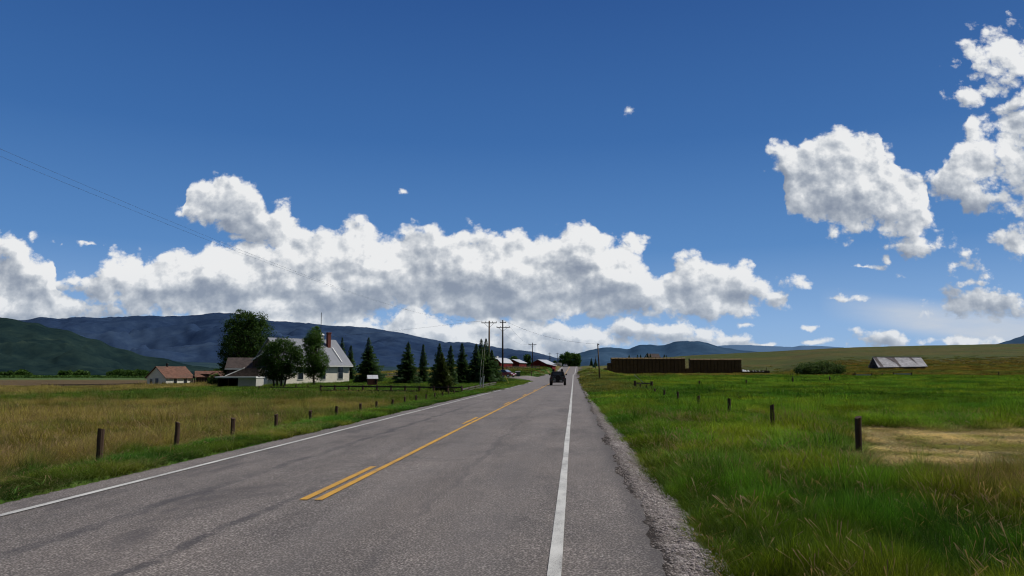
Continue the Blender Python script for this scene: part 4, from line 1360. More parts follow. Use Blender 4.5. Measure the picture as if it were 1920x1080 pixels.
M['redboard'] = boards('red_barn_board', (.15, .018, .017), 0, .25, .25)
M['oldboard'] = boards('grey_brown_barn_board', (.07, .055, .045), 0, .22, .4)
M['post'] = simple('weathered_post_wood', (.070, .042, .026), .95, .5, 14, stretch=(1, 1, .12), bmp=.9, bd=.02)
M['polewood'] = simple('utility_pole_wood', (.10, .064, .040), .9, .35, 9, stretch=(1, 1, .1), bmp=.5)
M['poledark'] = simple('tarred_pole_wood', (.028, .021, .017), .9, .35, 9, stretch=(1, 1, .1), bmp=.5)
M['rail'] = simple('grey_rail_wood', (.11, .095, .08), .95, .4, 7, stretch=(.2, 1, 1), bmp=.6)
M['palerail'] = simple('bleached_wood', (.42, .41, .38), .9, .3, 5)
M['hay'] = None
M['steel'] = simple('galvanised_steel', (.35, .36, .37), .4, .15, 5, metal=.7)
M['insul'] = simple('porcelain_insulator', (.30, .25, .22), .3, .1)
M['wire'] = simple('aluminium_cable', (.07, .085, .12), .5, .1, metal=.3, bmp=0)
M['white'] = simple('white_plastic', (.78, .78, .76), .5, .1)
M['blackp'] = simple('black_car_paint', (.012, .013, .014), .28, .2, 2, spec=.6, bmp=0)
M['blackm'] = simple('matt_black_plastic', (.016, .016, .017), .7, .3, 6)
M['rubber'] = simple('black_tyre_rubber', (.014, .014, .014), .85, .3, 9)
M['redcar'] = simple('dark_red_car_paint', (.14, .012, .012), .25, .15, 2, spec=.6, bmp=0)
M['chrome'] = simple('silver_trim', (.55, .56, .58), .25, .1, metal=.8, bmp=0)
M['redlens'] = simple('red_tail_lens', (.09, .010, .009), .25, .1, spec=.6, bmp=0)
M['whitelens'] = simple('clear_lamp_lens', (.75, .76, .78), .2, .05, spec=.7, bmp=0)
M['plate'] = simple('green_white_plate', (.20, .24, .22), .5, .1)
M['green'] = simple('green_sign_back', (.03, .085, .06), .5, .2)
M['darkgreen'] = simple('dark_green_plastic', (.02, .05, .04), .6, .2)


def window(parent, cx, cz, w, h, y, mats=('trim', 'glass'), axis='y', sgn=-1, mull=True):
    """framed window on the wall plane y (axis 'y') or x (axis 'x'); sgn = outward direction"""
    fr = MB(); t = .07
    def B(mb, a0, z0, a1, z1, d0, d1):
        d0, d1 = sorted((y + sgn * d0, y + sgn * d1))
        if axis == 'y': mb.box(a0, d0, z0, a1, d1, z1)
        else: mb.box(d0, a0, z0, d1, a1, z1)
    B(fr, cx - w / 2 - t, cz - h / 2, cx - w / 2, cz + h / 2, -.02, .06); B(fr, cx + w / 2, cz - h / 2, cx + w / 2 + t, cz + h / 2, -.02, .06)
    B(fr, cx - w / 2 - t, cz + h / 2, cx + w / 2 + t, cz + h / 2 + t * 1.4, -.02, .07); B(fr, cx - w / 2 - t - .03, cz - h / 2 - t, cx + w / 2 + t + .03, cz - h / 2, -.02, .09)
    if mull: B(fr, cx - w / 2 + .001, cz - .025, cx + w / 2 - .001, cz + .025, .012, .045)
    f = fr.build('window', M[mats[0]], parent)
    pn = MB(); B(pn, cx - w / 2 + .001, cz - h / 2 + .001, cx + w / 2 - .001, cz + h / 2 - .001, -.02, .012)
    pn.build('pane', M[mats[1]], f)
    return f


def gable_house(root, L, W, hw, hr, wall, roof, ov=.35, th=.12, base=-.8, gambrel=False, x0=0, y0=0, roofname='roof', eave_trim=None, ridge='x'):
    """ridge along local x, centred on (x0,y0); front wall faces local -y"""
    hx, hy = L / 2, W / 2
    if gambrel: prof = [(-hy, base), (hy, base), (hy, hw), (hy * .62, hw + (hr - hw) * .62), (0, hr), (-hy * .62, hw + (hr - hw) * .62), (-hy, hw)]
    else: prof = [(-hy, base), (hy, base), (hy, hw), (0, hr), (-hy, hw)]
    w = MB(); w.prism([(p[0] + y0, p[1]) for p in prof], 'x', x0 - hx, x0 + hx); wo = w.build('wall', wall, root)
    r = MB()
    if gambrel: segs = [((0, hr), (hy * .62, hw + (hr - hw) * .62)), ((hy * .62, hw + (hr - hw) * .62), (hy + ov * .5, hw - .2))]
    else:
        sl = (hr - hw) / hy
        segs = [((0, hr), (hy + ov, hw - sl * ov))]
    for a, b in segs:
        for s in (-1, 1):
            p = [(s * a[0], a[1] + .012), (s * b[0], b[1] + .012), (s * b[0], b[1] + .012 + th), (s * a[0], a[1] + .012 + th)]
            r.prism([(q[0] + y0, q[1]) for q in p], 'x', x0 - hx - ov, x0 + hx + ov)
    ro = r.build(roofname, roof, root)
    if eave_trim is not None:
        sl = (hr - hw) / hy
        for s in (-1, 1):
            e = MB()
            yy = y0 + s * (hy + ov + .022); z = hw - sl * ov
            e.box(x0 - hx - ov, yy - .02, z - .12, x0 + hx + ov, yy + .02, z + th - .02)
            e.build('fascia', eave_trim, ro)
    return wo, ro


def face(px, D, yaw_deg, dz=0):
    """location on the ground and heading: local +x runs to the right seen from the camera, turned by yaw"""
    x, y = at(px, D)
    return (x, y, Hs(x, y) + dz), YAW + R(yaw_deg)


def build_houses():
    # --- white schoolhouse-like farmhouse
    yaw = 48
    Lh, Wh = 12.5, 10.0
    xr, yr = at(655, 130)
    th = YAW + R(yaw); c, s = math.cos(th), math.sin(th)
    # right front corner is local (L/2, -W/2)
    cx = xr - (c * Lh / 2 - s * (-Wh / 2)); cy = yr - (s * Lh / 2 + c * (-Wh / 2))
    z0 = Hs(xr, yr) + .05
    h = thing('farmhouse', 'cream white clapboard farmhouse with a steep grey metal roof and red chimney behind the trees', 'house', (cx, cy, z0), th)
    he = zat(682.5, 130) - z0; hr = zat(638.5, 133) - z0
    wo, ro = gable_house(h, Lh, Wh, he, hr, M['cream'], M['greyroof'], ov=.45, eave_trim=M['trim'])
    for x in (4.4, .9, -3.4): window(h, x, 1.75, 1.0, 2.2, -Wh / 2)
    window(h, 0, 1.9, 1.0, 1.8, Lh / 2, axis='x', sgn=1); window(h, 0, he + 1.4, .8, 1.1, Lh / 2, axis='x', sgn=1)
    ch = MB(); cyy = -1.5; ch.box(3.9, cyy - .28, hr - 2.5, 4.5, cyy + .28, hr + 1.15); ch.box(3.83, cyy - .35, hr + 1.15, 4.57, cyy + .35, hr + 1.32)
    ch.build('chimney', M['redbrick'], ro)
    fl = MB(); fl.bar((4.7, cyy - .5, hr - 1.30), (4.7, -4.95, he + .36), .12, .06); fl.build('flashing', M['trim'], ro)
    cu = MB(); cu.box(3.55, .2, hr - .3, 4.35, 1.0, hr + .9); cu.build('bell_cupola', M['trim'], ro)
    cr = MB(); cr.q([(3.4, .05, hr + .9), (4.5, .05, hr + .9), (4.5, 1.15, hr + .9), (3.4, 1.15, hr + .9), (3.95, .6, hr + 1.5)], [(3, 2, 1, 0), (0, 1, 4), (1, 2, 4), (2, 3, 4), (3, 0, 4)]); cr.build('cupola_roof', M['whiteroof'], ro)
    ms = MB(); ms.tube([(3.95, .6, hr + 1.35), (3.95, .6, zat(586, 132) - z0)], [.075, .05], 6); ms.build('mast', M['blackm'], h)
    # lean-to porch on the left (toward the camera end)
    a = MB(); a.box(-Lh / 2 - 2.2, -3.4, -.8, -Lh / 2 - .003, 3.4, 2.2); a.build('extension_wall', M['cream'], h)
    b = MB(); b.prism([(-Lh / 2 - 2.5, 2.1), (-Lh / 2 - .003, 2.9), (-Lh / 2 - .003, 3.02), (-Lh / 2 - 2.5, 2.22)], 'y', -3.7, 3.7); b.build('extension_roof', M['brownroof'], h)
    # --- garage in front left
    loc, rz = face(462, 112, 6)
    g = thing('garage', 'low garage with pale walls, white fascia and a dark open bay', 'garage', loc, rz)
    k = CP / F * 112
    zt = zat(705.5, 112) - loc[2]; zb = zat(708.5, 112) - loc[2]
    x_ = lambda px: (px - 462) * k
    w = MB(); w.box(x_(455), -2.4, -.8, x_(487), 2.6, zb); w.build('wall', M['offwhite'], g)
    w = MB(); w.box(x_(419), 1.6, -.8, x_(455) - .01, 2.6, zb); w.box(x_(419), -2.4, -.8, x_(419) + .2, 1.6, zb); w.build('bay_wall', M['dark'], g)
    w = MB(); w.box(x_(437), -2.4, -.8, x_(437) + .14, -2.26, zb); w.build('bay_post', M['post'], g)
    r = MB(); r.box(x_(418) - .2, -2.9, zb, x_(488), 2.9, zb + .22); r.build('fascia', M['trim'], g)
    r = MB(); zz = zat(690, 112) - loc[2]
    r.prism([(x_(428), zb + .223), (x_(488), zb + .223), (x_(488), zz), (x_(463), zz)], 'y', -1.4, 2.8); r.build('roof', M['brownroof'], g)
    r = MB(); r.bar((x_(429), -1.55, zb + .30), (x_(463), -1.55, zz + .02), .10, .12); r.build('barge_board', M['trim'], g)
    # --- dark shingled house part behind
    loc, rz = face(470, 128, 14)
    d = thing('old_house', 'dark brown shingle roofed house half hidden behind the trees', 'house', loc, rz)
    gable_house(d, 6.6, 6, zat(690, 128) - loc[2], zat(672, 128) - loc[2], M['oldboard'], M['brownroof'], ov=.3, eave_trim=M['trim'], x0=-.2)
    r = MB(); z1 = zat(675, 126) - loc[2]; z2 = zat(661, 126) - loc[2]
    r.prism([(.6, z1 - 2.4), (4.8, z1 - 2.4), (4.8, z1), (2.6, z2), (.6, z1)], 'y', -3.6, 1.0); r.build('dormer', M['oldboard'], d)
    r = MB(); r.bar((.35, -3.75, z1 - .1), (2.6, -3.75, z2 + .12), .10, .20); r.bar((4.9, -3.75, z1 - .1), (2.6, -3.75, z2 + .12), .10, .20); r.build('barge_board', M['trim'], d)
    # --- small house on the far left
    xc, yc_ = at(312, 150); th = YAW + R(62); c, s = math.cos(th), math.sin(th); Ls, Ws = 6.5, 6.0
    cx = xc - (c * (-Ls / 2) - s * (-Ws / 2)); cy = yc_ - (s * (-Ls / 2) + c * (-Ws / 2))
    zb = zat(723.5, 150)
    q = thing('small_house', 'small pale clapboard house with a rusty red shingle roof at the far left', 'house', (cx, cy, zb), th)
    he = zat(708, 150) - zb; hr = zat(688, 153) - zb
    wo, ro = gable_house(q, Ls, Ws, he, hr, M['palewall'], M['rust'], ov=.3, base=-1.2)
    for x in (-1.1, 1.3): window(q, x, .95, .8, .95, -Ws / 2, mull=False)
    window(q, 1.5, .85, .9, 1.1, -Ls / 2, axis='x', sgn=-1, mull=False)
    dr = MB(); dr.box(-Ls / 2 - .05, -.7, -.3, -Ls / 2 + .02, .2, 1.5); dr.build('door', simple('blue_grey_door', (.12, .15, .18)), q)
    window(q, -2.1, .35, .6, .6, -Ls / 2, axis='x', sgn=-1, mull=False)
    ch = MB(); ch.tube([(-.9, 0, hr - .4), (-.9, 0, hr + .55)], [.2, .2], 8); ch.tube([(-.9, 0, hr + .55), (-.9, 0, hr + .75)], [.3, .24], 8); ch.build('stove_pipe', M['blackm'], ro)
    # --- ramshackle red-roofed shed
    loc, rz = face(393, 158, 24)
    q = thing('shed', 'ramshackle shed with a rusty red roof between the small house and the garage', 'shed', loc, rz)
    gable_house(q, 5.2, 3.6, zat(706, 158) - loc[2], zat(696.5, 158) - loc[2], M['oldboard'], M['rust'], ov=.3, base=-1)
    loc, rz = face(382, 157, -10)
    q = thing('lean_to', 'open timber lean-to frame beside the small house', 'shed', loc, rz)
    for x in (-1.6, 0, 1.6):
        p_ = MB(); p_.bar((x, -.6, -.8), (x, -.6, 1.9), .16); p_.build('post', M['post'], q)
    p_ = MB(); p_.prism([(-.9, 1.9), (1.3, 2.5), (1.3, 2.62), (-.9, 2.02)], 'x', -1.9, 1.9); p_.build('roof', M['rust'], q)
    # --- playhouse
    loc, rz = face(698.5, 101, 0)
    loc = (loc[0], loc[1], zat(720, 101))
    q = thing('playhouse', 'tiny red brown playhouse with a pale roof on the lawn under the big spruce', 'shed', loc, rz + R(18))
    gable_house(q, 1.25, .95, .75, 1.15, boards('red_brown_board', (.20, .075, .05), 0, .15), M['whiteroof'], ov=.1, th=.05, base=-.1)
    d = MB(); d.box(.25, -.50, .02, .55, -.47, .6); d.build('door', M['dark'], q)
    # --- red barns up the road
    loc, rz = face(937, 262, 62); 
    zb = zat(692, 262); loc = (loc[0], loc[1], zb)
    q = thing('gambrel_barn', 'red gambrel barn with a bright roof just right of the spruces', 'barn', loc, rz)
    gable_house(q, 8.5, 5.6, 2.2, zat(671.5, 262) - zb, M['redboard'], M['whiteroof'], ov=.3, base=-2, gambrel=True)
    cu = MB(); cu.box(-2.2, -.3, zat(671.5, 262) - zb - .1, -1.6, .3, zat(669, 262) - zb + .2); cu.build('cupola', M['trim'], q)
    window(q, 0, 1.0, 1.0, 1.4, -8.5 / 2, axis='x', sgn=-1)
    loc, rz = face(967, 276, 70); zb = zat(691, 276); loc = (loc[0], loc[1], zb)
    q = thing('red_barn', 'plain red barn with a pale roof, the middle one of the three', 'barn', loc, rz)
    gable_house(q, 8.0, 5.6, 2.1, zat(674.3, 276) - zb, M['redboard'], M['whiteroof'], ov=.3, base=-2)
    d = MB(); d.box(-4.06, -1.3, -.3, -4.01, 1.3, 1.9); d.build('door', simple('dark_red_door', (.10, .015, .014)), q)
    loc, rz = face(1017, 300, 66); zb = zat(691, 300); loc = (loc[0], loc[1], zb)
    q = thing('red_barn', 'low red barn nearest the crest with a smaller lean-to roof in front', 'barn', loc, rz)
    gable_house(q, 9.5, 6.8, 1.9, zat(674.8, 300) - zb, M['redboard'], M['whiteroof'], ov=.3, base=-2)
    a = MB(); a.box(-4.2, -5.9, -2, -.6, -3.42, 1.15); a.build('lean_to_wall', M['redboard'], q)
    a = MB(); a.prism([(-6.3, 1.15), (-3.42, 1.75), (-3.42, 1.87), (-6.3, 1.27)], 'x', -4.6, -.2); a.build('lean_to_roof', M['whiteroof'], q)
    # pale trailer and pale car at the crest
    loc, rz = face(1047, 388, 4); zb = zat(687.5, 388); loc = (loc[0], loc[1], zb)
    q = thing('camper_trailer', 'pale camper trailer parked left of the road crest', 'trailer', loc, rz)
    b_ = MB(); b_.prism([(-1.8, .5), (-1.7, 1.6), (-1.3, 1.95), (1.5, 1.95), (1.8, 1.5), (1.8, .5)], 'y', -1, 1); b_.build('body', simple('cream_trailer_skin', (.55, .54, .48), .5), q, bevel=.05)
    window(q, 0, 1.3, 1.2, .45, -1.0, mull=False)
    for x in (-.5, .3):
        t_ = MB(); t_.tube([(x, -1.05, .3), (x, -.85, .3)], .3, 12); t_.build('wheel', M['rubber'], q)
    # pale roof peeking over the hay
    loc, rz = face(1224, 470, 10); zr_ = zat(663.5, 470); loc = (loc[0], loc[1], zr_ - 5)
    q = thing('hilltop_house', 'house on the hill whose pale roof peak shows over the hay', 'house', loc, rz)
    gable_house(q, 7, 8, 2.8, 5, M['offwhite'], M['brownroof'], ov=.4, base=-3)
    # old collapsed barn on the right
    D = 205; k = CP / F * D
    loc, rz = face(1680, D, 0); zb = zat(693.3, D); loc = (loc[0], loc[1], zb)
    q = thing('old_barn', 'long low weathered log barn with a patched grey shake roof on the right hill', 'barn', loc, rz)
    L0, R0 = (1637.5 - 1680) * k, (1729 - 1680) * k; L1, R1 = (1627.0 - 1680) * k * 1.012, (1723 - 1680) * k * 1.012
    Wb = 5.0; he = zat(688.3, D) - zb + .06; hr = zat(670.8, D + 2.5) - zb
    w = MB(); w.prism([(-2.5, -1.5), (2.5, -1.5), (2.5, he), (0, hr - .1), (-2.5, he)], 'x', L0 + .25, R0 - .4); w.build('wall', M['oldboard'], q)
    r = MB(); r.q([(L0, -2.9, he - .25), (R0, -2.9, he - .02), (R0 - .15, 0, hr), (L0 + .05, 0, hr + .05), (L0, 2.9, he - .2), (R0, 2.9, he - .1),
                   (L0, -2.9, he - .10), (R0, -2.9, he + .13), (R0 - .15, 0, hr + .15), (L0 + .05, 0, hr + .2), (L0, 2.9, he - .05), (R0, 2.9, he + .05)],
                  [(0, 1, 2, 3), (3, 2, 5, 4), (6, 9, 8, 7), (9, 10, 11, 8), (0, 6, 7, 1), (1, 7, 8, 2), (2, 8, 11, 5), (5, 11, 10, 4), (4, 10, 9, 3), (3, 9, 6, 0)])
    ro = r.build('roof', M['oldroof'], q)
    rc = MB(); rc.bar((L0 - .1, 0, hr + .24), (R0, 0, hr + .19), .3, .1); rc.build('ridge_board', M['palerail'], ro)
    def RP(u, v, d=.012):   # point on the front slope, u along 0..1, v 0 ridge..1 eave
        a = Vector((L0 + .05 + (R0 - .2 - L0) * u, 0, hr + .2 - .05 * u)); b = Vector((L0 + (R0 - L0) * u, -2.9, he - .10 + .23 * u))
        return tuple(a.lerp(b, v) + Vector((0, -.01, d + .01)))
    for poly in ([(.0, .02), (.075, .02), (.115, .98), (.05, .98)], [(.24, .03), (.36, .03), (.40, .60)], [(.37, .03), (.44, .03), (.475, .98), (.43, .98)], [(.74, .03), (.80, .03), (.845, .92), (.80, .5)]):
        pt = MB(); pt.q([RP(*p) for p in poly], [list(range(len(poly)))]); pt.build('missing_shakes', M['oldpatch'], ro)
    dd = MB(); dd.box(L0 + .2, -.8, -.5, L0 + .25 - .01, .8, 1.3); dd.build('doorway', M['dark'], q)


# ------------------------------------------------------------------ hay
def hay_mat():
    m, t, b = material('stacked_hay', .98, .05)
    p = obj_pos(t)
    info = t.new('ShaderNodeObjectInfo').outputs['Random']
    n = t.noise(t.vm('MULTIPLY', p, (1, 1, 5)), 7, 5, .8)
    g = t.m('MULTIPLY', t.maprange(n, .3, .7, .65, 1.3), t.m('MULTIPLY_ADD', info, .55, .68))
    c = t.mix(1., t.mix(info, (.150, .098, .050, 1), (.095, .062, .034, 1)), t.xyz(g, g, g), 'MULTIPLY')
    t.put(b.inputs['Base Color'], c); bump(t, b, n, .9, .05)
    return m


def build_hay():
    hm = hay_mat()
    top = simple('sunlit_top_hay', (.20, .145, .075), .98, .3, 9)  # paler colour for upward faces, painting in the sunlit top rim
    def bale_mesh(w, h, d, seed):
        import bmesh
        g = random.Random(seed); bm = bmesh.new(); bmesh.ops.create_cube(bm, size=1)
        for v in bm.verts: v.co.x *= w; v.co.y *= d; v.co.z *= h
        bmesh.ops.bevel(bm, geom=list(bm.edges), offset=.13, segments=2, affect='EDGES')
        for v in bm.verts: v.co += Vector([g.uniform(-.02, .02) for _ in range(3)])
        for v in bm.verts: v.co.z += h / 2
        me = bpy.data.meshes.new('hay_bale'); bm.to_mesh(me); bm.free()
        me.materials.append(hm); me.materials.append(top)
        for f in me.polygons:
            if f.normal.z > .35: f.material_index = 1
        return me
    W, Hh = 1.22, .88
    def cap_mesh(seed):
        g = random.Random(seed); mb = MB(); mb.mi = 0
        w = W - .03; a = .30 + g.uniform(-.06, .08); c = .14
        pr = [(-1.2, .0), (-1.2, Hh - a), (-1.2 + .30, Hh + .03), (1.1, Hh + .05), (1.2, Hh - .1), (1.2, 0)]
        n0 = len(mb.v)
        mb.prism(pr, 'x', -w / 2, w / 2)
        mb.v = [(v[0] * (1 - (.10 if v[2] > Hh - .01 else 0)) , v[1] + g.uniform(-.03, .03), v[2] + g.uniform(-.02, .02)) for v in mb.v]
        mb.m = [0] * len(mb.f)
        o = mb.build('hay_bale', [hm, top]); me = o.data; bpy.data.objects.remove(o)
        for f in me.polygons:
            if f.normal.z > .35: f.material_index = 1
        return me
    caps = [cap_mesh(s) for s in range(5)]
    kinds = [bale_mesh(W - .012, Hh - .006, 2.4, s) for s in range(4)]
    def stack(px0, px1, D, py0, rows, where, grp, stepped, cut=()):
        k = CP / F * D
        n = max(1, round((px1 - px0) * k / W)); 
        wpx = (px1 - px0) / n
        zb = zat(py0, D) - (.30 if D > 255 else 0)
        rowname = ['bottom', 'second', 'third', 'fourth', 'fifth', 'top', 'seventh']
        for j in range(rows):
            nm = 'top' if j == rows - 1 else rowname[j]
            off = stepped[j] if j < len(stepped) else 0
            for i in range(off, n - (cut[j] if j < len(cut) else 0)):
                px = px0 + (i + .5) * wpx
                x, y = at(px, D + rng.uniform(-.05, .05))
                o = bpy.data.objects.new('hay_bale', caps[rng.randrange(5)] if j == rows - 1 else kinds[rng.randrange(4)]); COL.objects.link(o)
                o.location = (x, y, zb + j * Hh + rng.uniform(-.015, .015)); o.rotation_euler = (0, 0, YAW + rng.uniform(-.02, .02))
                o.scale = (wpx * k / W, 1, 1)
                tag(o, f'big tan hay bale in the {nm} row of the {where} stack', 'hay bale', f'{nm} row of hay bales, {where} stack')
        return zb + rows * Hh
    D = 250
    rows = round((zat(670.5, D) - zat(700.5, D)) / Hh)
    stack(1132, 1291, D, 700.5, rows, 'long left', 'hay', [0, 0, 1, 1, 2, 2][:rows], [0, 0, 1, 1, 1, 1])
    D2 = 262
    rows2 = round((zat(672.3, D2) - zat(699.5, D2)) / Hh)
    stack(1292.8, 1389, D2, 699.5, rows2, 'shorter right', 'hay', [])
    # one bale standing in the notch between the stacks
    x, y = at(1293, 252.5); zb = zat(700.5, 252.5)
    for j in range(2):
        o = bpy.data.objects.new('hay_bale', kinds[j]); COL.objects.link(o); o.location = (x + .1, y, zb + j * Hh + .02); o.rotation_euler = (0, 0, YAW)
        tag(o, ['lower', 'upper'][j] + ' loose hay bale in the notch between the two stacks', 'hay bale')
    # low feed bunk and white scraps right of the stacks
    loc, rz = face(1418, 255, 0); zb = zat(698.5, 255); k = CP / F * 255
    q = thing('debris_row', 'low dark row of old tyres and timber with white tarp scraps right of the hay', 'debris', (loc[0], loc[1], zb), rz)
    mb = MB()
    for i in range(17):
        x = (1392 + i * 3.05 - 1418) * k
        mb.tube([(x, -.3, .3 + .1 * rng.random()), (x + .1, .3, .35)], [.34, .34], 10)
    mb.box((1390 - 1418) * k, .35, -.3, (1444 - 1418) * k, .6, .5); mb.build('tyre_row', M['oldboard'], q)
    for px, w, h in ((1393, 4, .8), (1397, 6, .62), (1403, 4, .55), (1412, 1.5, .5), (1417, 1.6, .46), (1424, 1.2, .5), (1430, 1.2, .42)):
        s = MB(); x = (px - 1418) * k; ww = w * k / 2
        s.q([(x - ww, -.45, .38), (x + ww, -.5, .30), (x + ww * .8, .2, h + .2), (x - ww * .6, .25, h + .32), (x, -.15, h + .26)], [(0, 1, 4), (1, 2, 4), (2, 3, 4), (3, 0, 4)])
        s.build('tarp_scrap', M['white'], q)
    p_ = MB(); x = (1437.5 - 1418) * k; p_.bar((x, 0, -.2), (x, 0, 1.7), .14); p_.build('stake', M['post'], q)


# ------------------------------------------------------------------ posts and fences
ORD = ['nearest', 'second nearest', 'third nearest', 'fourth nearest', 'fifth nearest', 'sixth nearest', 'seventh nearest', 'eighth nearest', 'ninth nearest', 'tenth nearest', 'eleventh nearest', 'twelfth nearest',
       'thirteenth nearest', 'fourteenth nearest', 'fifteenth nearest', 'sixteenth nearest']


def post_mesh(seed, r=.075, h=1.0, n=10):
    g = random.Random(seed); mb = MB()
    lean = g.uniform(-.02, .02)
    rings = 7
    pts = [(lean * t * h, g.uniform(-.008, .008), -.5 + (h + .5) * t) for t in [i / (rings - 1) for i in range(rings)]]
    rad = [r * g.uniform(.93, 1.07) for _ in pts]
    mb.tube(pts, rad, n)
    for i, v in enumerate(mb.v[-n:]): mb.v[len(mb.v) - n + i] = (v[0] * 1.0, v[1], v[2] + .03 * math.cos(i * 2 * PI / n + seed))
    o = mb.build('fence_post', M['post'], None, smooth=False)
    me = o.data; bpy.data.objects.remove(o)
    return me


def post(me, px, D, ytop, label, group=None, r=1.0, lean=0, loc=None):
    x, y = at(px, D); z = Hs(x, y); zt = zat(ytop, D)
    o = bpy.data.objects.new('fence_post', me); COL.objects.link(o)
    o.location = (x, y, z); o.scale = (r, r, max(.3, zt - z)); o.rotation_euler = (0, lean, rng.uniform(0, 6))
    tag(o, label, 'fence post', group)
    return o


def build_fences():
    kinds = [post_mesh(s) for s in range(5)]
    # left row: columns, rows picked; distance from row line x = -10.25
    left = [(196, 805), (338, 792), (441, 784), (521, 777), (585, 770), (633, 762), (677, 757), (707, 753), (737, 749), (760, 744), (781, 741), (800, 739), (816, 737), (830, 735), (842, 733), (852, 732)]
    for i, (px, yt) in enumerate(left):
        # intersect the viewing direction with the fence line
        a = (px - 960) * CP / F
        # x = D*(a*CY - SY), y = D*(a*SY+CY)
        D = -10.3 / (a * CY - SY)
        post(kinds[i % 5], px, D, yt, f'{ORD[i]} weathered post of the row left of the road', 'fence posts left of the road', .84 + .12 * (i == 0), rng.uniform(-.03, .03))
    right = [(1603, 782), (1446, 759.5), (1364.5, 748), (1308.6, 742), (1270, 734.5), (1244.7, 731), (1227, 729), (1212, 722.5), (1200, 719)]
    for i, (px, yt) in enumerate(right):
        a = (px - 960) * CP / F
        D = 6.9 / (a * CY - SY) if px > 1250 else 6.9 / (a * CY - SY)
        post(kinds[(i + 2) % 5], px, D, yt, f'{ORD[i]} dark post of the row right of the road', 'fence posts right of the road', 1.02, -.05 if i == 0 else rng.uniform(-.03, .03))
    back = [(1311, 714, 88, 'first'), (1398.7, 712, 94, 'second'), (1486, 707.5, 100, 'third'), (1555, 706, 106, 'fourth')]
    for i, (px, yt, D, w) in enumerate(back):
        post(kinds[i % 5], px, D, yt, f'{w} post from the left of the cross fence in the green meadow', 'cross fence posts in the green meadow', 1.3)
    # braced corner with a fallen board
    D = 81.5; k = CP / F * D
    loc, rz = face(1205, D, 0)
    q = thing('fence_corner', 'braced fence corner with a horizontal rail and a pale leaning board', 'fence', loc, rz)
    X = lambda px: (px - 1205) * k; Z = lambda py: zat(py, D) - loc[2]
    for px, yt, r in ((1190, 713.5, .15), (1221, 715, .15)):
        p_ = MB(); p_.tube([(X(px), 0, -.5), (X(px) + .02, 0, Z(yt))], [r, r * .92], 9); p_.build('post', M['post'], q)
    p_ = MB(); p_.bar((X(1192), 0, Z(718.3)), (X(1220), 0, Z(719)), .13, .15); p_.build('rail', M['rail'], q)
    p_ = MB(); p_.bar((X(1188.5), -.3, Z(703)), (X(1205), -.25, Z(717)), .14, .05); p_.build('leaning_board', M['palerail'], q)
    # fence at the foot of the hill: rail panels and single posts
    D = 147; k = CP / F * D
    def panel(px0, px1, yt0, yr, label, second=None):
        loc, rz = face((px0 + px1) / 2, D, 0)
        q = thing('rail_fence', label, 'fence', loc, rz); X = lambda px: (px - (px0 + px1) / 2) * k; Z = lambda py: zat(py, D) - loc[2]
        for px in (px0, px1):
            p_ = MB(); p_.tube([(X(px), 0, -.5), (X(px), 0, Z(yt0))], .14, 8); p_.build('post', M['post'], q)
        p_ = MB(); p_.bar((X(px0) + .14, 0, Z(yr)), (X(px1) - .14, 0, Z(yr)), .12, .26); p_.build('rail', M['palerail'], q)
        if second:
            p_ = MB(); p_.bar((X(px0 + 5), -.5, Z(second)), (X(px1 - 2), -.5, Z(second)), .1, .14); p_.build('rail', M['rail'], q)
    panel(1603, 1634, 698.5, 703, 'left rail panel of the fence below the old barn')
    panel(1675, 1709, 698, 701, 'right rail panel with a lower second rail below the old barn', 705.3)
    labs = ['post just left of the left rail panel', 'post between the two rail panels', 'post in front of the right rail panel', 'post right of the right rail panel',
            'second post toward the right edge on the meadow border', 'post farthest right on the meadow border', 'post at the left end of the meadow border', 'post left of the willow bush']
    for (px, yt), lb in zip([(1599.5, 700), (1654, 700), (1680, 700.5), (1732, 702.5), (1840, 703), (1872, 696.5), (1486, 700.5), (1482, 701)], labs):
        post(kinds[1], px, D, yt, lb, None, 1.6)
    # posts along the foot of the hay
    for i, px in enumerate([1245, 1262, 1296, 1311, 1325, 1360, 1379, 1396, 1413, 1450, 1468]):
        post(kinds[i % 5], px, 152, 700.5 + .5 * (i % 2), ['leftmost', 'second', 'third', 'fourth', 'fifth', 'sixth', 'seventh', 'eighth', 'ninth', 'tenth', 'rightmost'][i] + ' small post of the low fence in front of the hay stacks, from the left',
             'low fence posts before the hay', 1.2)
    # rail fence of the farmyard: posts at picks, two rails
    def rails(name, label, pts, D0, D1, yr, nposts, px0, px1, mat='rail', hgt=None):
        loc, rz = face(px0, D0, 0)
        q = thing(name, label, 'fence', (loc[0], loc[1], 0), 0)
        P = []
        for i in range(nposts):
            t = i / (nposts - 1); px = px0 + (px1 - px0) * t; D = D0 + (D1 - D0) * t
            x, y = at(px, D); z = Hs(x, y); P.append((x - loc[0], y - loc[1], z))
            p_ = MB(); p_.tube([(P[-1][0], P[-1][1], z - .4), (P[-1][0], P[-1][1], z + (hgt or 1.0))], .10, 8); p_.build('post', M['post'], q)
        for j, f in enumerate(yr):
            for i in range(nposts - 1):
                a, b = P[i], P[i + 1]
                p_ = MB(); p_.bar((a[0], a[1] - .12, a[2] + f), (b[0], b[1] - .12, b[2] + f), .08, .13); p_.build('rail', M[mat], q)
        return q
    M['darkrail'] = simple('dark_rail_wood', (.035, .03, .026), .95, .4, 7)
    rails('rail_fence', 'dark two rail fence in front of the farm lawn', None, 76, 71, (.32, .72), 11, 602, 866, 'darkrail', .85)
    rails('log_fence', 'grey log fence climbing from the rail fence to the utility pole', None, 71, 112, (.25, .5), 6, 866, 930, 'rail', .6)
    rails('rail_fence', 'low dark rail fence in front of the white house', None, 92, 92, (.3,), 6, 487, 602, 'darkrail', .55)
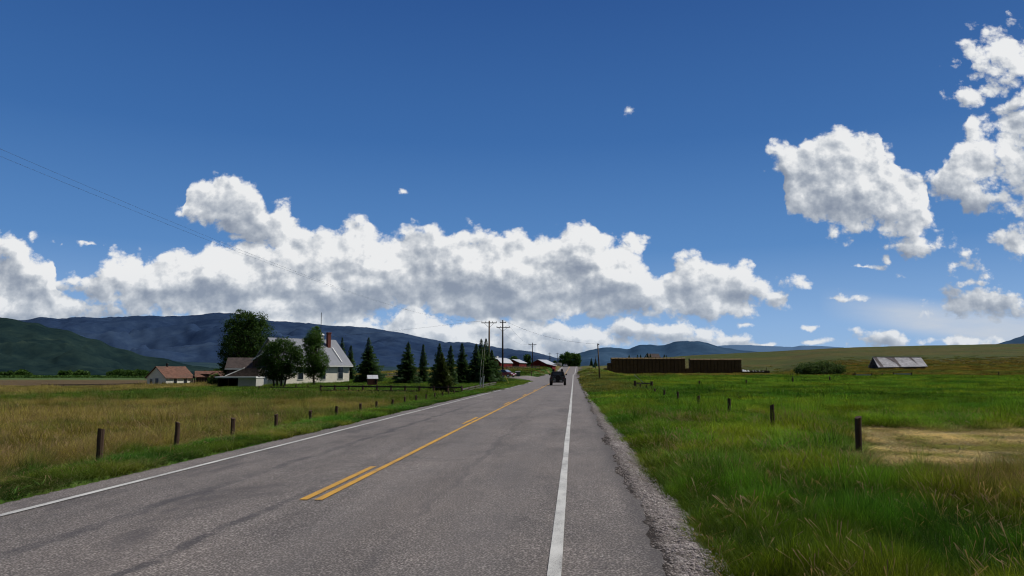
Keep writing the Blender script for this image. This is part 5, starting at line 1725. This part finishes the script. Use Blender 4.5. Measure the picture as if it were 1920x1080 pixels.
    rails('rail_fence', 'thin dark fence across the far left hay field', None, 150, 158, (.25, .5), 15, 80, 272, 'darkrail', .6)
    rails('rail_fence', 'fence along the lawn behind the playhouse', None, 150, 165, (.4, .8), 7, 700, 790, 'rail', .9)
    rails('rail_fence', 'rail fence before the red barns', None, 225, 235, (.5, 1.), 9, 950, 1012, 'rail', 1.1)


# ------------------------------------------------------------------ poles, wires, signs
def build_poles():
    wires_from = {}
    def pole(px, D, ytop, label, arms, r=.16, mat='poledark', name='utility_pole', xtop=None):
        x, y = at(px, D); z0 = Hs(x, y); zt = zat(ytop, D); k = CP / F * D
        q = thing(name, label, 'utility pole', (x, y, z0), YAW)
        h = zt - z0; lean = ((xtop or px) - px) * k
        p_ = MB(); p_.tube([(0, 0, -.5), (lean * .5, 0, h * .5), (lean, 0, h)], [r * 1.15, r, r * .72], 10); p_.build('shaft', M[mat], q, smooth=True)
        for yr, xl, xr, brace, ins in arms:
            z = zat(yr, D) - z0; a, b = (xl - px) * k, (xr - px) * k
            m_ = MB(); m_.box(a, -.22, z - .07, b, -.10 - .02, z + .07)
            ar = m_.build('crossarm', M['poledark'], q)
            if brace:
                m_ = MB(); m_.bar((a * .62, -.14, z - .075), (lean, -.17, z - .9), .05, .05); m_.bar((b * .62, -.14, z - .075), (lean, -.17, z - .9), .05, .05); m_.build('brace', M['polewood'], q)
            for t in ins:
                xx = a + (b - a) * t
                m_ = MB(); m_.tube([(xx, -.17, z + .07), (xx, -.17, z + .15), (xx, -.17, z + .27)], [.03, .07, .05], 8); m_.build('insulator', M['insul'], q)
                wires_from.setdefault(label, []).append(Vector((x + xx * CY, y + xx * SY, z0 + z + .27)))
        wires_from.setdefault(label + ' top', []).append(Vector((x, y, zt)))
        return q
    A = 'tall wooden utility pole with one long crossarm beside the spruces'
    B = 'tarred utility pole with two crossarms behind the parked car'
    Cc = 'smaller utility pole with a braced crossarm before the red barns'
    E = 'bare wooden pole with a stub at its top, right of the road'
    pole(917, 134, 601.5, A, [(605.5, 902.5, 931, True, (.02, .28, .72, .98))], .17, 'polewood')
    pole(942.5, 158, 600, B, [(605, 937, 949, False, (.05, .95)), (614, 931, 956, True, (.02, .3, .7, .98))], .18)
    pole(998.5, 245, 642.5, Cc, [(646, 991, 1006, True, (.05, .95))], .15)
    pole(1031.2, 372, 661, 'fourth utility pole along the left side, near the last barn', [(663.5, 1028, 1034.5, False, ()), (672, 1028.5, 1034, False, ())], .16)
    pole(1045.5, 470, 661.5, 'farthest thin utility pole against the crest grove', [(663, 1042, 1049, False, ())], .15)
    pole(1124.5, 131, 644.5, E, [(646, 1121.5, 1124, False, (.1,))], .12, 'polewood', xtop=1121.3)
    pole(1116.6, 300, 668, 'thin far pole on the right bank', [], .10)
    # cables
    def cable(label, a, b, sag, r=.018, grp=None):
        n = 40; mb = MB(); a, b = Vector(a), Vector(b)
        pts = [a.lerp(b, i / n) + Vector((0, 0, -4 * sag * (i / n) * (1 - i / n))) for i in range(n + 1)]
        o_ = pts[0].copy(); mb.tube([p - o_ for p in pts], r, 5, cap=False)
        o = mb.build('overhead_cable', M['wire'], None); o.location = o_
        tag(o, label, 'cable', grp)
    ia = wires_from[A]; ib = wires_from[B]; ic = wires_from[Cc]
    # next pole of the line stands outside the frame on the left, near the camera
    def through(px, py, D): x, y = at(px, D); return Vector((x, y, zat(py, D)))
    for i, (sx, lab) in enumerate(((0, 'upper overhead cable crossing the sky at the left'), (3, 'lower overhead cable crossing the sky at the left'))):
        n_ = through(-260, (188, 205)[i], 19.5)
        cable(lab, ia[0 if i == 0 else 1], n_, 1.7, .0042)
    cable('upper thin service cable running left from the pole over the spruces', ia[0] + Vector((0, 0, .1)), through(250, 655, 175), .8, .012)
    for j, (p, q_) in enumerate(((0, 0), (3, 1))):
        cable(['left', 'right'][j] + ' cable from the two armed pole to the barn pole', ib[2 + p] if len(ib) > 4 else ib[p], ic[q_], 1.5, .014)
    cable('cable crossing over the road to the bare wooden pole', ib[1], Vector((*at(1121.5, 131), zat(645, 131))), 1.0, .016)
    # marker posts by the pole
    for i, (px, yt, yb, ln) in enumerate([(900.0, 708, 720, .12), (905.5, 705, 718, .08)]):
        D = 92; x, y = at(px, D); z = Hs(x, y)
        mb = MB(); h = zat(yt, D) - z; mb.box(-.05, -.04, -.3, .05, .04, h)
        o = mb.build('marker_post', M['white'], None, bevel=.01); o.location = (x, y, z); o.rotation_euler = (0, ln, YAW)
        tag(o, ['left', 'right'][i] + ' white marker post at the foot of the utility pole', 'marker post')
    D = 118; x, y = at(956, D); z = Hs(x, y)
    mb = MB(); k = CP / F * D; mb.tube([(0, 0, -.1), (-(956 - 946.5) * k, 0, zat(704, D) - z)], .04, 7)
    o = mb.build('leaning_stake', simple('yellow_guy_guard', (.42, .30, .08)), None); o.location = (x, y, z); tag(o, 'thin yellow stake leaning in the grass by the parked car', 'stake')
    # signs on the right bank, seen from behind / edge
    D = 190; k = CP / F * D
    loc, rz = face(1113.8, D, 10)
    q = thing('road_sign', 'small green road sign on a post on the right bank', 'sign', loc, rz)
    z = zat(686, D) - loc[2]
    s = MB(); s.box(-.05, -.03, -.3, .05, .03, z + .3); s.build('post', M['steel'], q)
    s = MB(); s.box(-.42, -.06, z - .38, .42, -.035, z + .34); s.build('panel', M['green'], q, bevel=.01)
    for px, yt, D, lab in ((1117, 693, 170, 'short post beside the small green sign'), (1093.5, 693, 205, 'thin post at the right roadside near the crest'), (996.6, 695.5, 165, 'short brown post at the left bank before the barns')):
        x, y = at(px, D); z = Hs(x, y); mb = MB(); mb.tube([(0, 0, -.3), (0, 0, zat(yt, D) - z)], .09, 7); o = mb.build('marker_post', M['post'], None); o.location = (x, y, z); tag(o, lab, 'marker post')
    # bin by the track
    D = 152; loc, rz = face(971, D, 6); loc = (loc[0], loc[1], zat(703, D)); 
    q = thing('waste_bin', 'dark green bin with a pale lid beside the side track', 'bin', loc, rz)
    s = MB(); s.prism([(-.36, -.3), (-.42, .62), (.42, .62), (.36, -.3)], 'y', -.35, .35); s.build('body', M['darkgreen'], q, bevel=.02)
    s = MB(); s.prism([(-.48, .625), (-.45, .74), (.45, .80), (.48, .625)], 'y', -.4, .4); s.build('lid', M['white'], q, bevel=.02)


# ------------------------------------------------------------------ vehicles
def wheel(parent, x, y, z, r, w, rimmat='chrome', n=24):
    t = MB()
    prof = [(r * .62, -w / 2), (r * .93, -w / 2), (r, -w * .36), (r, w * .36), (r * .93, w / 2), (r * .62, w / 2)]
    base = len(t.v)
    for i in range(n):
        a = 2 * PI * i / n
        for pr, px in prof: t.v.append((px, pr * math.cos(a), pr * math.sin(a)))
    m_ = len(prof)
    for i in range(n):
        for j in range(m_):
            t.f.append([i * m_ + j, i * m_ + (j + 1) % m_, ((i + 1) % n) * m_ + (j + 1) % m_, ((i + 1) % n) * m_ + j]); t.m.append(0)
    wh = bpy.data.objects.new('wheel', None); COL.objects.link(wh); adopt(wh, parent); wh.location = (x, y, z)
    o = t.build('tyre', M['rubber'], wh, smooth=True)
    rm = MB(); rm.tube([(-w * .32, 0, 0), (w * .32, 0, 0)], r * .63, 16)
    for k in range(5):
        a = 2 * PI * k / 5; rm.bar((w * .34, 0, 0), (w * .34, r * .55 * math.cos(a), r * .55 * math.sin(a)), .05)
    rm.build('rim', M[rimmat], wh)
    return wh


def build_jeep():
    D = 100
    loc, rz = face(1046.2, D, 0)
    x, y = loc[0], loc[1]
    q = thing('off_road_vehicle', 'black off-road vehicle with spare wheel driving away in the right lane', 'car', (x, y, float(road_z(y)) + .02), -.005)
    # local: +y is forward; rear faces the camera
    b = MB()
    b.prism([(-2.0, .52), (-2.0, 1.20), (.45, 1.22), (.55, 1.16), (1.75, 1.08), (1.82, .56)], 'x', -.97, .97); b.build('body', M['blackp'], q, bevel=.04)
    h = MB()
    h.q([(-.94, -2.0, 1.205), (.94, -2.0, 1.205), (.76, -1.90, 1.84), (-.76, -1.90, 1.84), (-.94, .35, 1.225), (.94, .35, 1.225), (.76, .02, 1.84), (-.76, .02, 1.84)],
        [(0, 1, 2, 3), (4, 7, 6, 5), (3, 2, 6, 7), (0, 3, 7, 4), (1, 5, 6, 2), (0, 4, 5, 1)])
    h.build('soft_top', M['blackm'], q, bevel=.05)
    w = MB(); w.q([(-.60, -2.00, 1.30), (.60, -2.00, 1.30), (.54, -1.94, 1.70), (-.54, -1.94, 1.70)], [(0, 1, 2, 3)]); w.build('rear_window', M['glass'], q)
    for s in (-1, 1):
        w = MB(); w.q([(s * .928, -1.75, 1.29), (s * .928, -.75, 1.29), (s * .806, -.75, 1.72), (s * .806, -1.68, 1.72)], [(0, 1, 2, 3)]); w.build('side_window', M['glass'], q)
        f = MB(); f.box(min(s * .973, s * 1.04), -1.97, .62, max(s * .973, s * 1.04), -1.90, 1.0); f.build('mud_flap', M['rubber'], q)
        # flared wings
        for yy in (-1.35, 1.30):
            f = MB(); f.prism([(yy - .55, .60), (yy - .42, .90), (yy + .42, .90), (yy + .55, .60), (yy + .50, .60), (yy + .38, .84), (yy - .38, .84), (yy - .50, .60)], 'x', s * .973, s * 1.07); f.build('fender', M['blackm'], q)
            wheel(q, s * .92, yy, .42, .42, .30, 'blackm')
        l = MB(); l.box(s * .84 - .07, -2.05, .84, s * .84 + .07, -2.003, 1.08); l.build('tail_lamp', M['redlens'], q)
        m_ = MB(); m_.bar((s * .92, .1, 1.34), (s * 1.04, .05, 1.38), .04); m_.box(min(s * 1.0, s * 1.2), .0, 1.30, max(s * 1.0, s * 1.2), .10, 1.52); m_.build('wing_mirror', M['blackm'], q)
        r_ = MB(); r_.tube([(s * .56, -1.55, 1.84), (s * .56, -1.55, 1.86)], .05, 8); r_.tube([(s * .56, -1.68, 1.98), (s * .56, -1.48, 1.98)], [.17, .15], 14); r_.build('roof_lamp', M['blackm'], q)
        r_ = MB(); r_.bar((s * .60, -1.7, 1.87), (s * .60, -.1, 1.87), .04); r_.build('roof_rail', M['blackm'], q)
    bp = MB(); bp.box(-.90, -2.20, .48, .90, -2.003, .66); bp.build('bumper', M['blackm'], q, bevel=.02)
    pl = MB(); pl.box(-.52, -2.012, .74, -.20, -2.002, .92); pl.build('licence_plate', M['plate'], q)
    ex = MB(); ex.bar((.1, -2.0, 1.0), (.1, -2.13, 1.0), .2); ex.build('spare_carrier', M['blackm'], q)
    sp = wheel(q, .08, -2.25, 1.02, .37, .24, 'blackm'); sp.rotation_euler = (0, 0, -PI / 2)
    ax = MB(); ax.tube([(-.72, -1.35, .40), (.72, -1.35, .40)], .06, 8); ax.build('rear_axle', M['blackm'], q)
    un = MB(); un.box(-.5, -1.9, .46, .5, 1.6, .62); un.build('chassis', M['blackm'], q)
    for s in (-1, 1):
        pn = MB(); pn.box(s * .42 - .16, -2.206 - .02, .52, s * .42 + .16, -2.205, .64); pn.build('bumper_pad', M['steel'], q)


def build_parked():
    D = 150
    loc, rz = face(948, D, 0)
    q = thing('parked_car', 'dark red car parked nose toward the road beside the tarred utility pole', 'car', (loc[0], loc[1], zat(707.3, D)), rz - R(38))
    # nose points to local +x
    prof = [(-2.1, .35), (-2.15, .85), (-1.9, 1.02), (-.2, 1.02), (.95, .95), (1.9, .80), (2.1, .60), (2.1, .35)]
    b = MB(); b.prism(prof, 'y', -.85, .85); b.build('body', M['redcar'], q, bevel=.06)
    c = MB(); c.q([(-1.95, -.80, 1.0), (.95, -.80, .97), (.95, .80, .97), (-1.95, .80, 1.0), (-1.55, -.62, 1.52), (.15, -.62, 1.50), (.15, .62, 1.50), (-1.55, .62, 1.52)],
                  [(0, 1, 5, 4), (1, 2, 6, 5), (2, 3, 7, 6), (3, 0, 4, 7), (4, 5, 6, 7)])
    c.build('cabin', M['blackp'], q, bevel=.04)
    w = MB(); w.q([(.93, -.72, 1.02), (.93, .72, 1.02), (.22, .58, 1.47), (.22, -.58, 1.47)], [(0, 1, 2, 3)])
    for i in range(len(w.v)): v = w.v[i]; w.v[i] = (v[0] + .02, v[1], v[2] + .02)
    w.build('windscreen', simple('sky_painted_glass', (.20, .25, .32), .05, .2, 2, spec=.9, bmp=0), q)  # pale blue base colour paints in the reflected sky
    for s in (-1, 1):
        l = MB(); l.box(1.96, s * .62 - .17, .62, 2.125, s * .62 + .17, .80); l.build('headlight', M['whitelens'], q, bevel=.02)
        w = MB(); w.q([(-1.4, s * .795, 1.06), (.6, s * .795, 1.04), (.1, s * .66, 1.44), (-1.3, s * .66, 1.46)], [(0, 1, 2, 3)]); w.build('side_window', M['glass'], q)
        for xx in (-1.3, 1.3):
            ww = wheel(q, xx, s * .80, .33, .33, .2, 'chrome', 18); ww.rotation_euler = (0, 0, PI / 2)
    p = MB(); p.box(2.101, -.26, .42, 2.12, .26, .56); p.build('licence_plate', M['white'], q)
    # pale car far away at the crest
    D = 380; loc, rz = face(1060, D, 0)
    q = thing('far_car', 'tiny pale car parked at the left side of the road crest', 'car', (loc[0], loc[1], zat(688, D)), rz)
    b = MB(); b.prism([(-.95, .3), (-.95, .95), (-.75, 1.0), (-.6, 1.45), (.6, 1.45), (.75, 1.0), (.95, .95), (.95, .3)], 'y', -2, 2); b.build('body', simple('white_car_paint', (.7, .7, .7), .3), q, bevel=.05)
    w = MB(); w.q([(-.68, -2.01, 1.02), (.68, -2.01, 1.02), (.55, -2.01, 1.38), (-.55, -2.01, 1.38)], [(0, 1, 2, 3)]); w.build('window', M['glass'], q)
    for s in (-1, 1):
        for yy in (-1.3, 1.3):
            t_ = MB(); t_.tube([(s * .95, yy, .32), (s * .75, yy, .32)], .32, 12); t_.build('wheel', M['rubber'], q)


build_houses()
build_hay()
build_fences()
build_poles()
build_jeep()
build_parked()
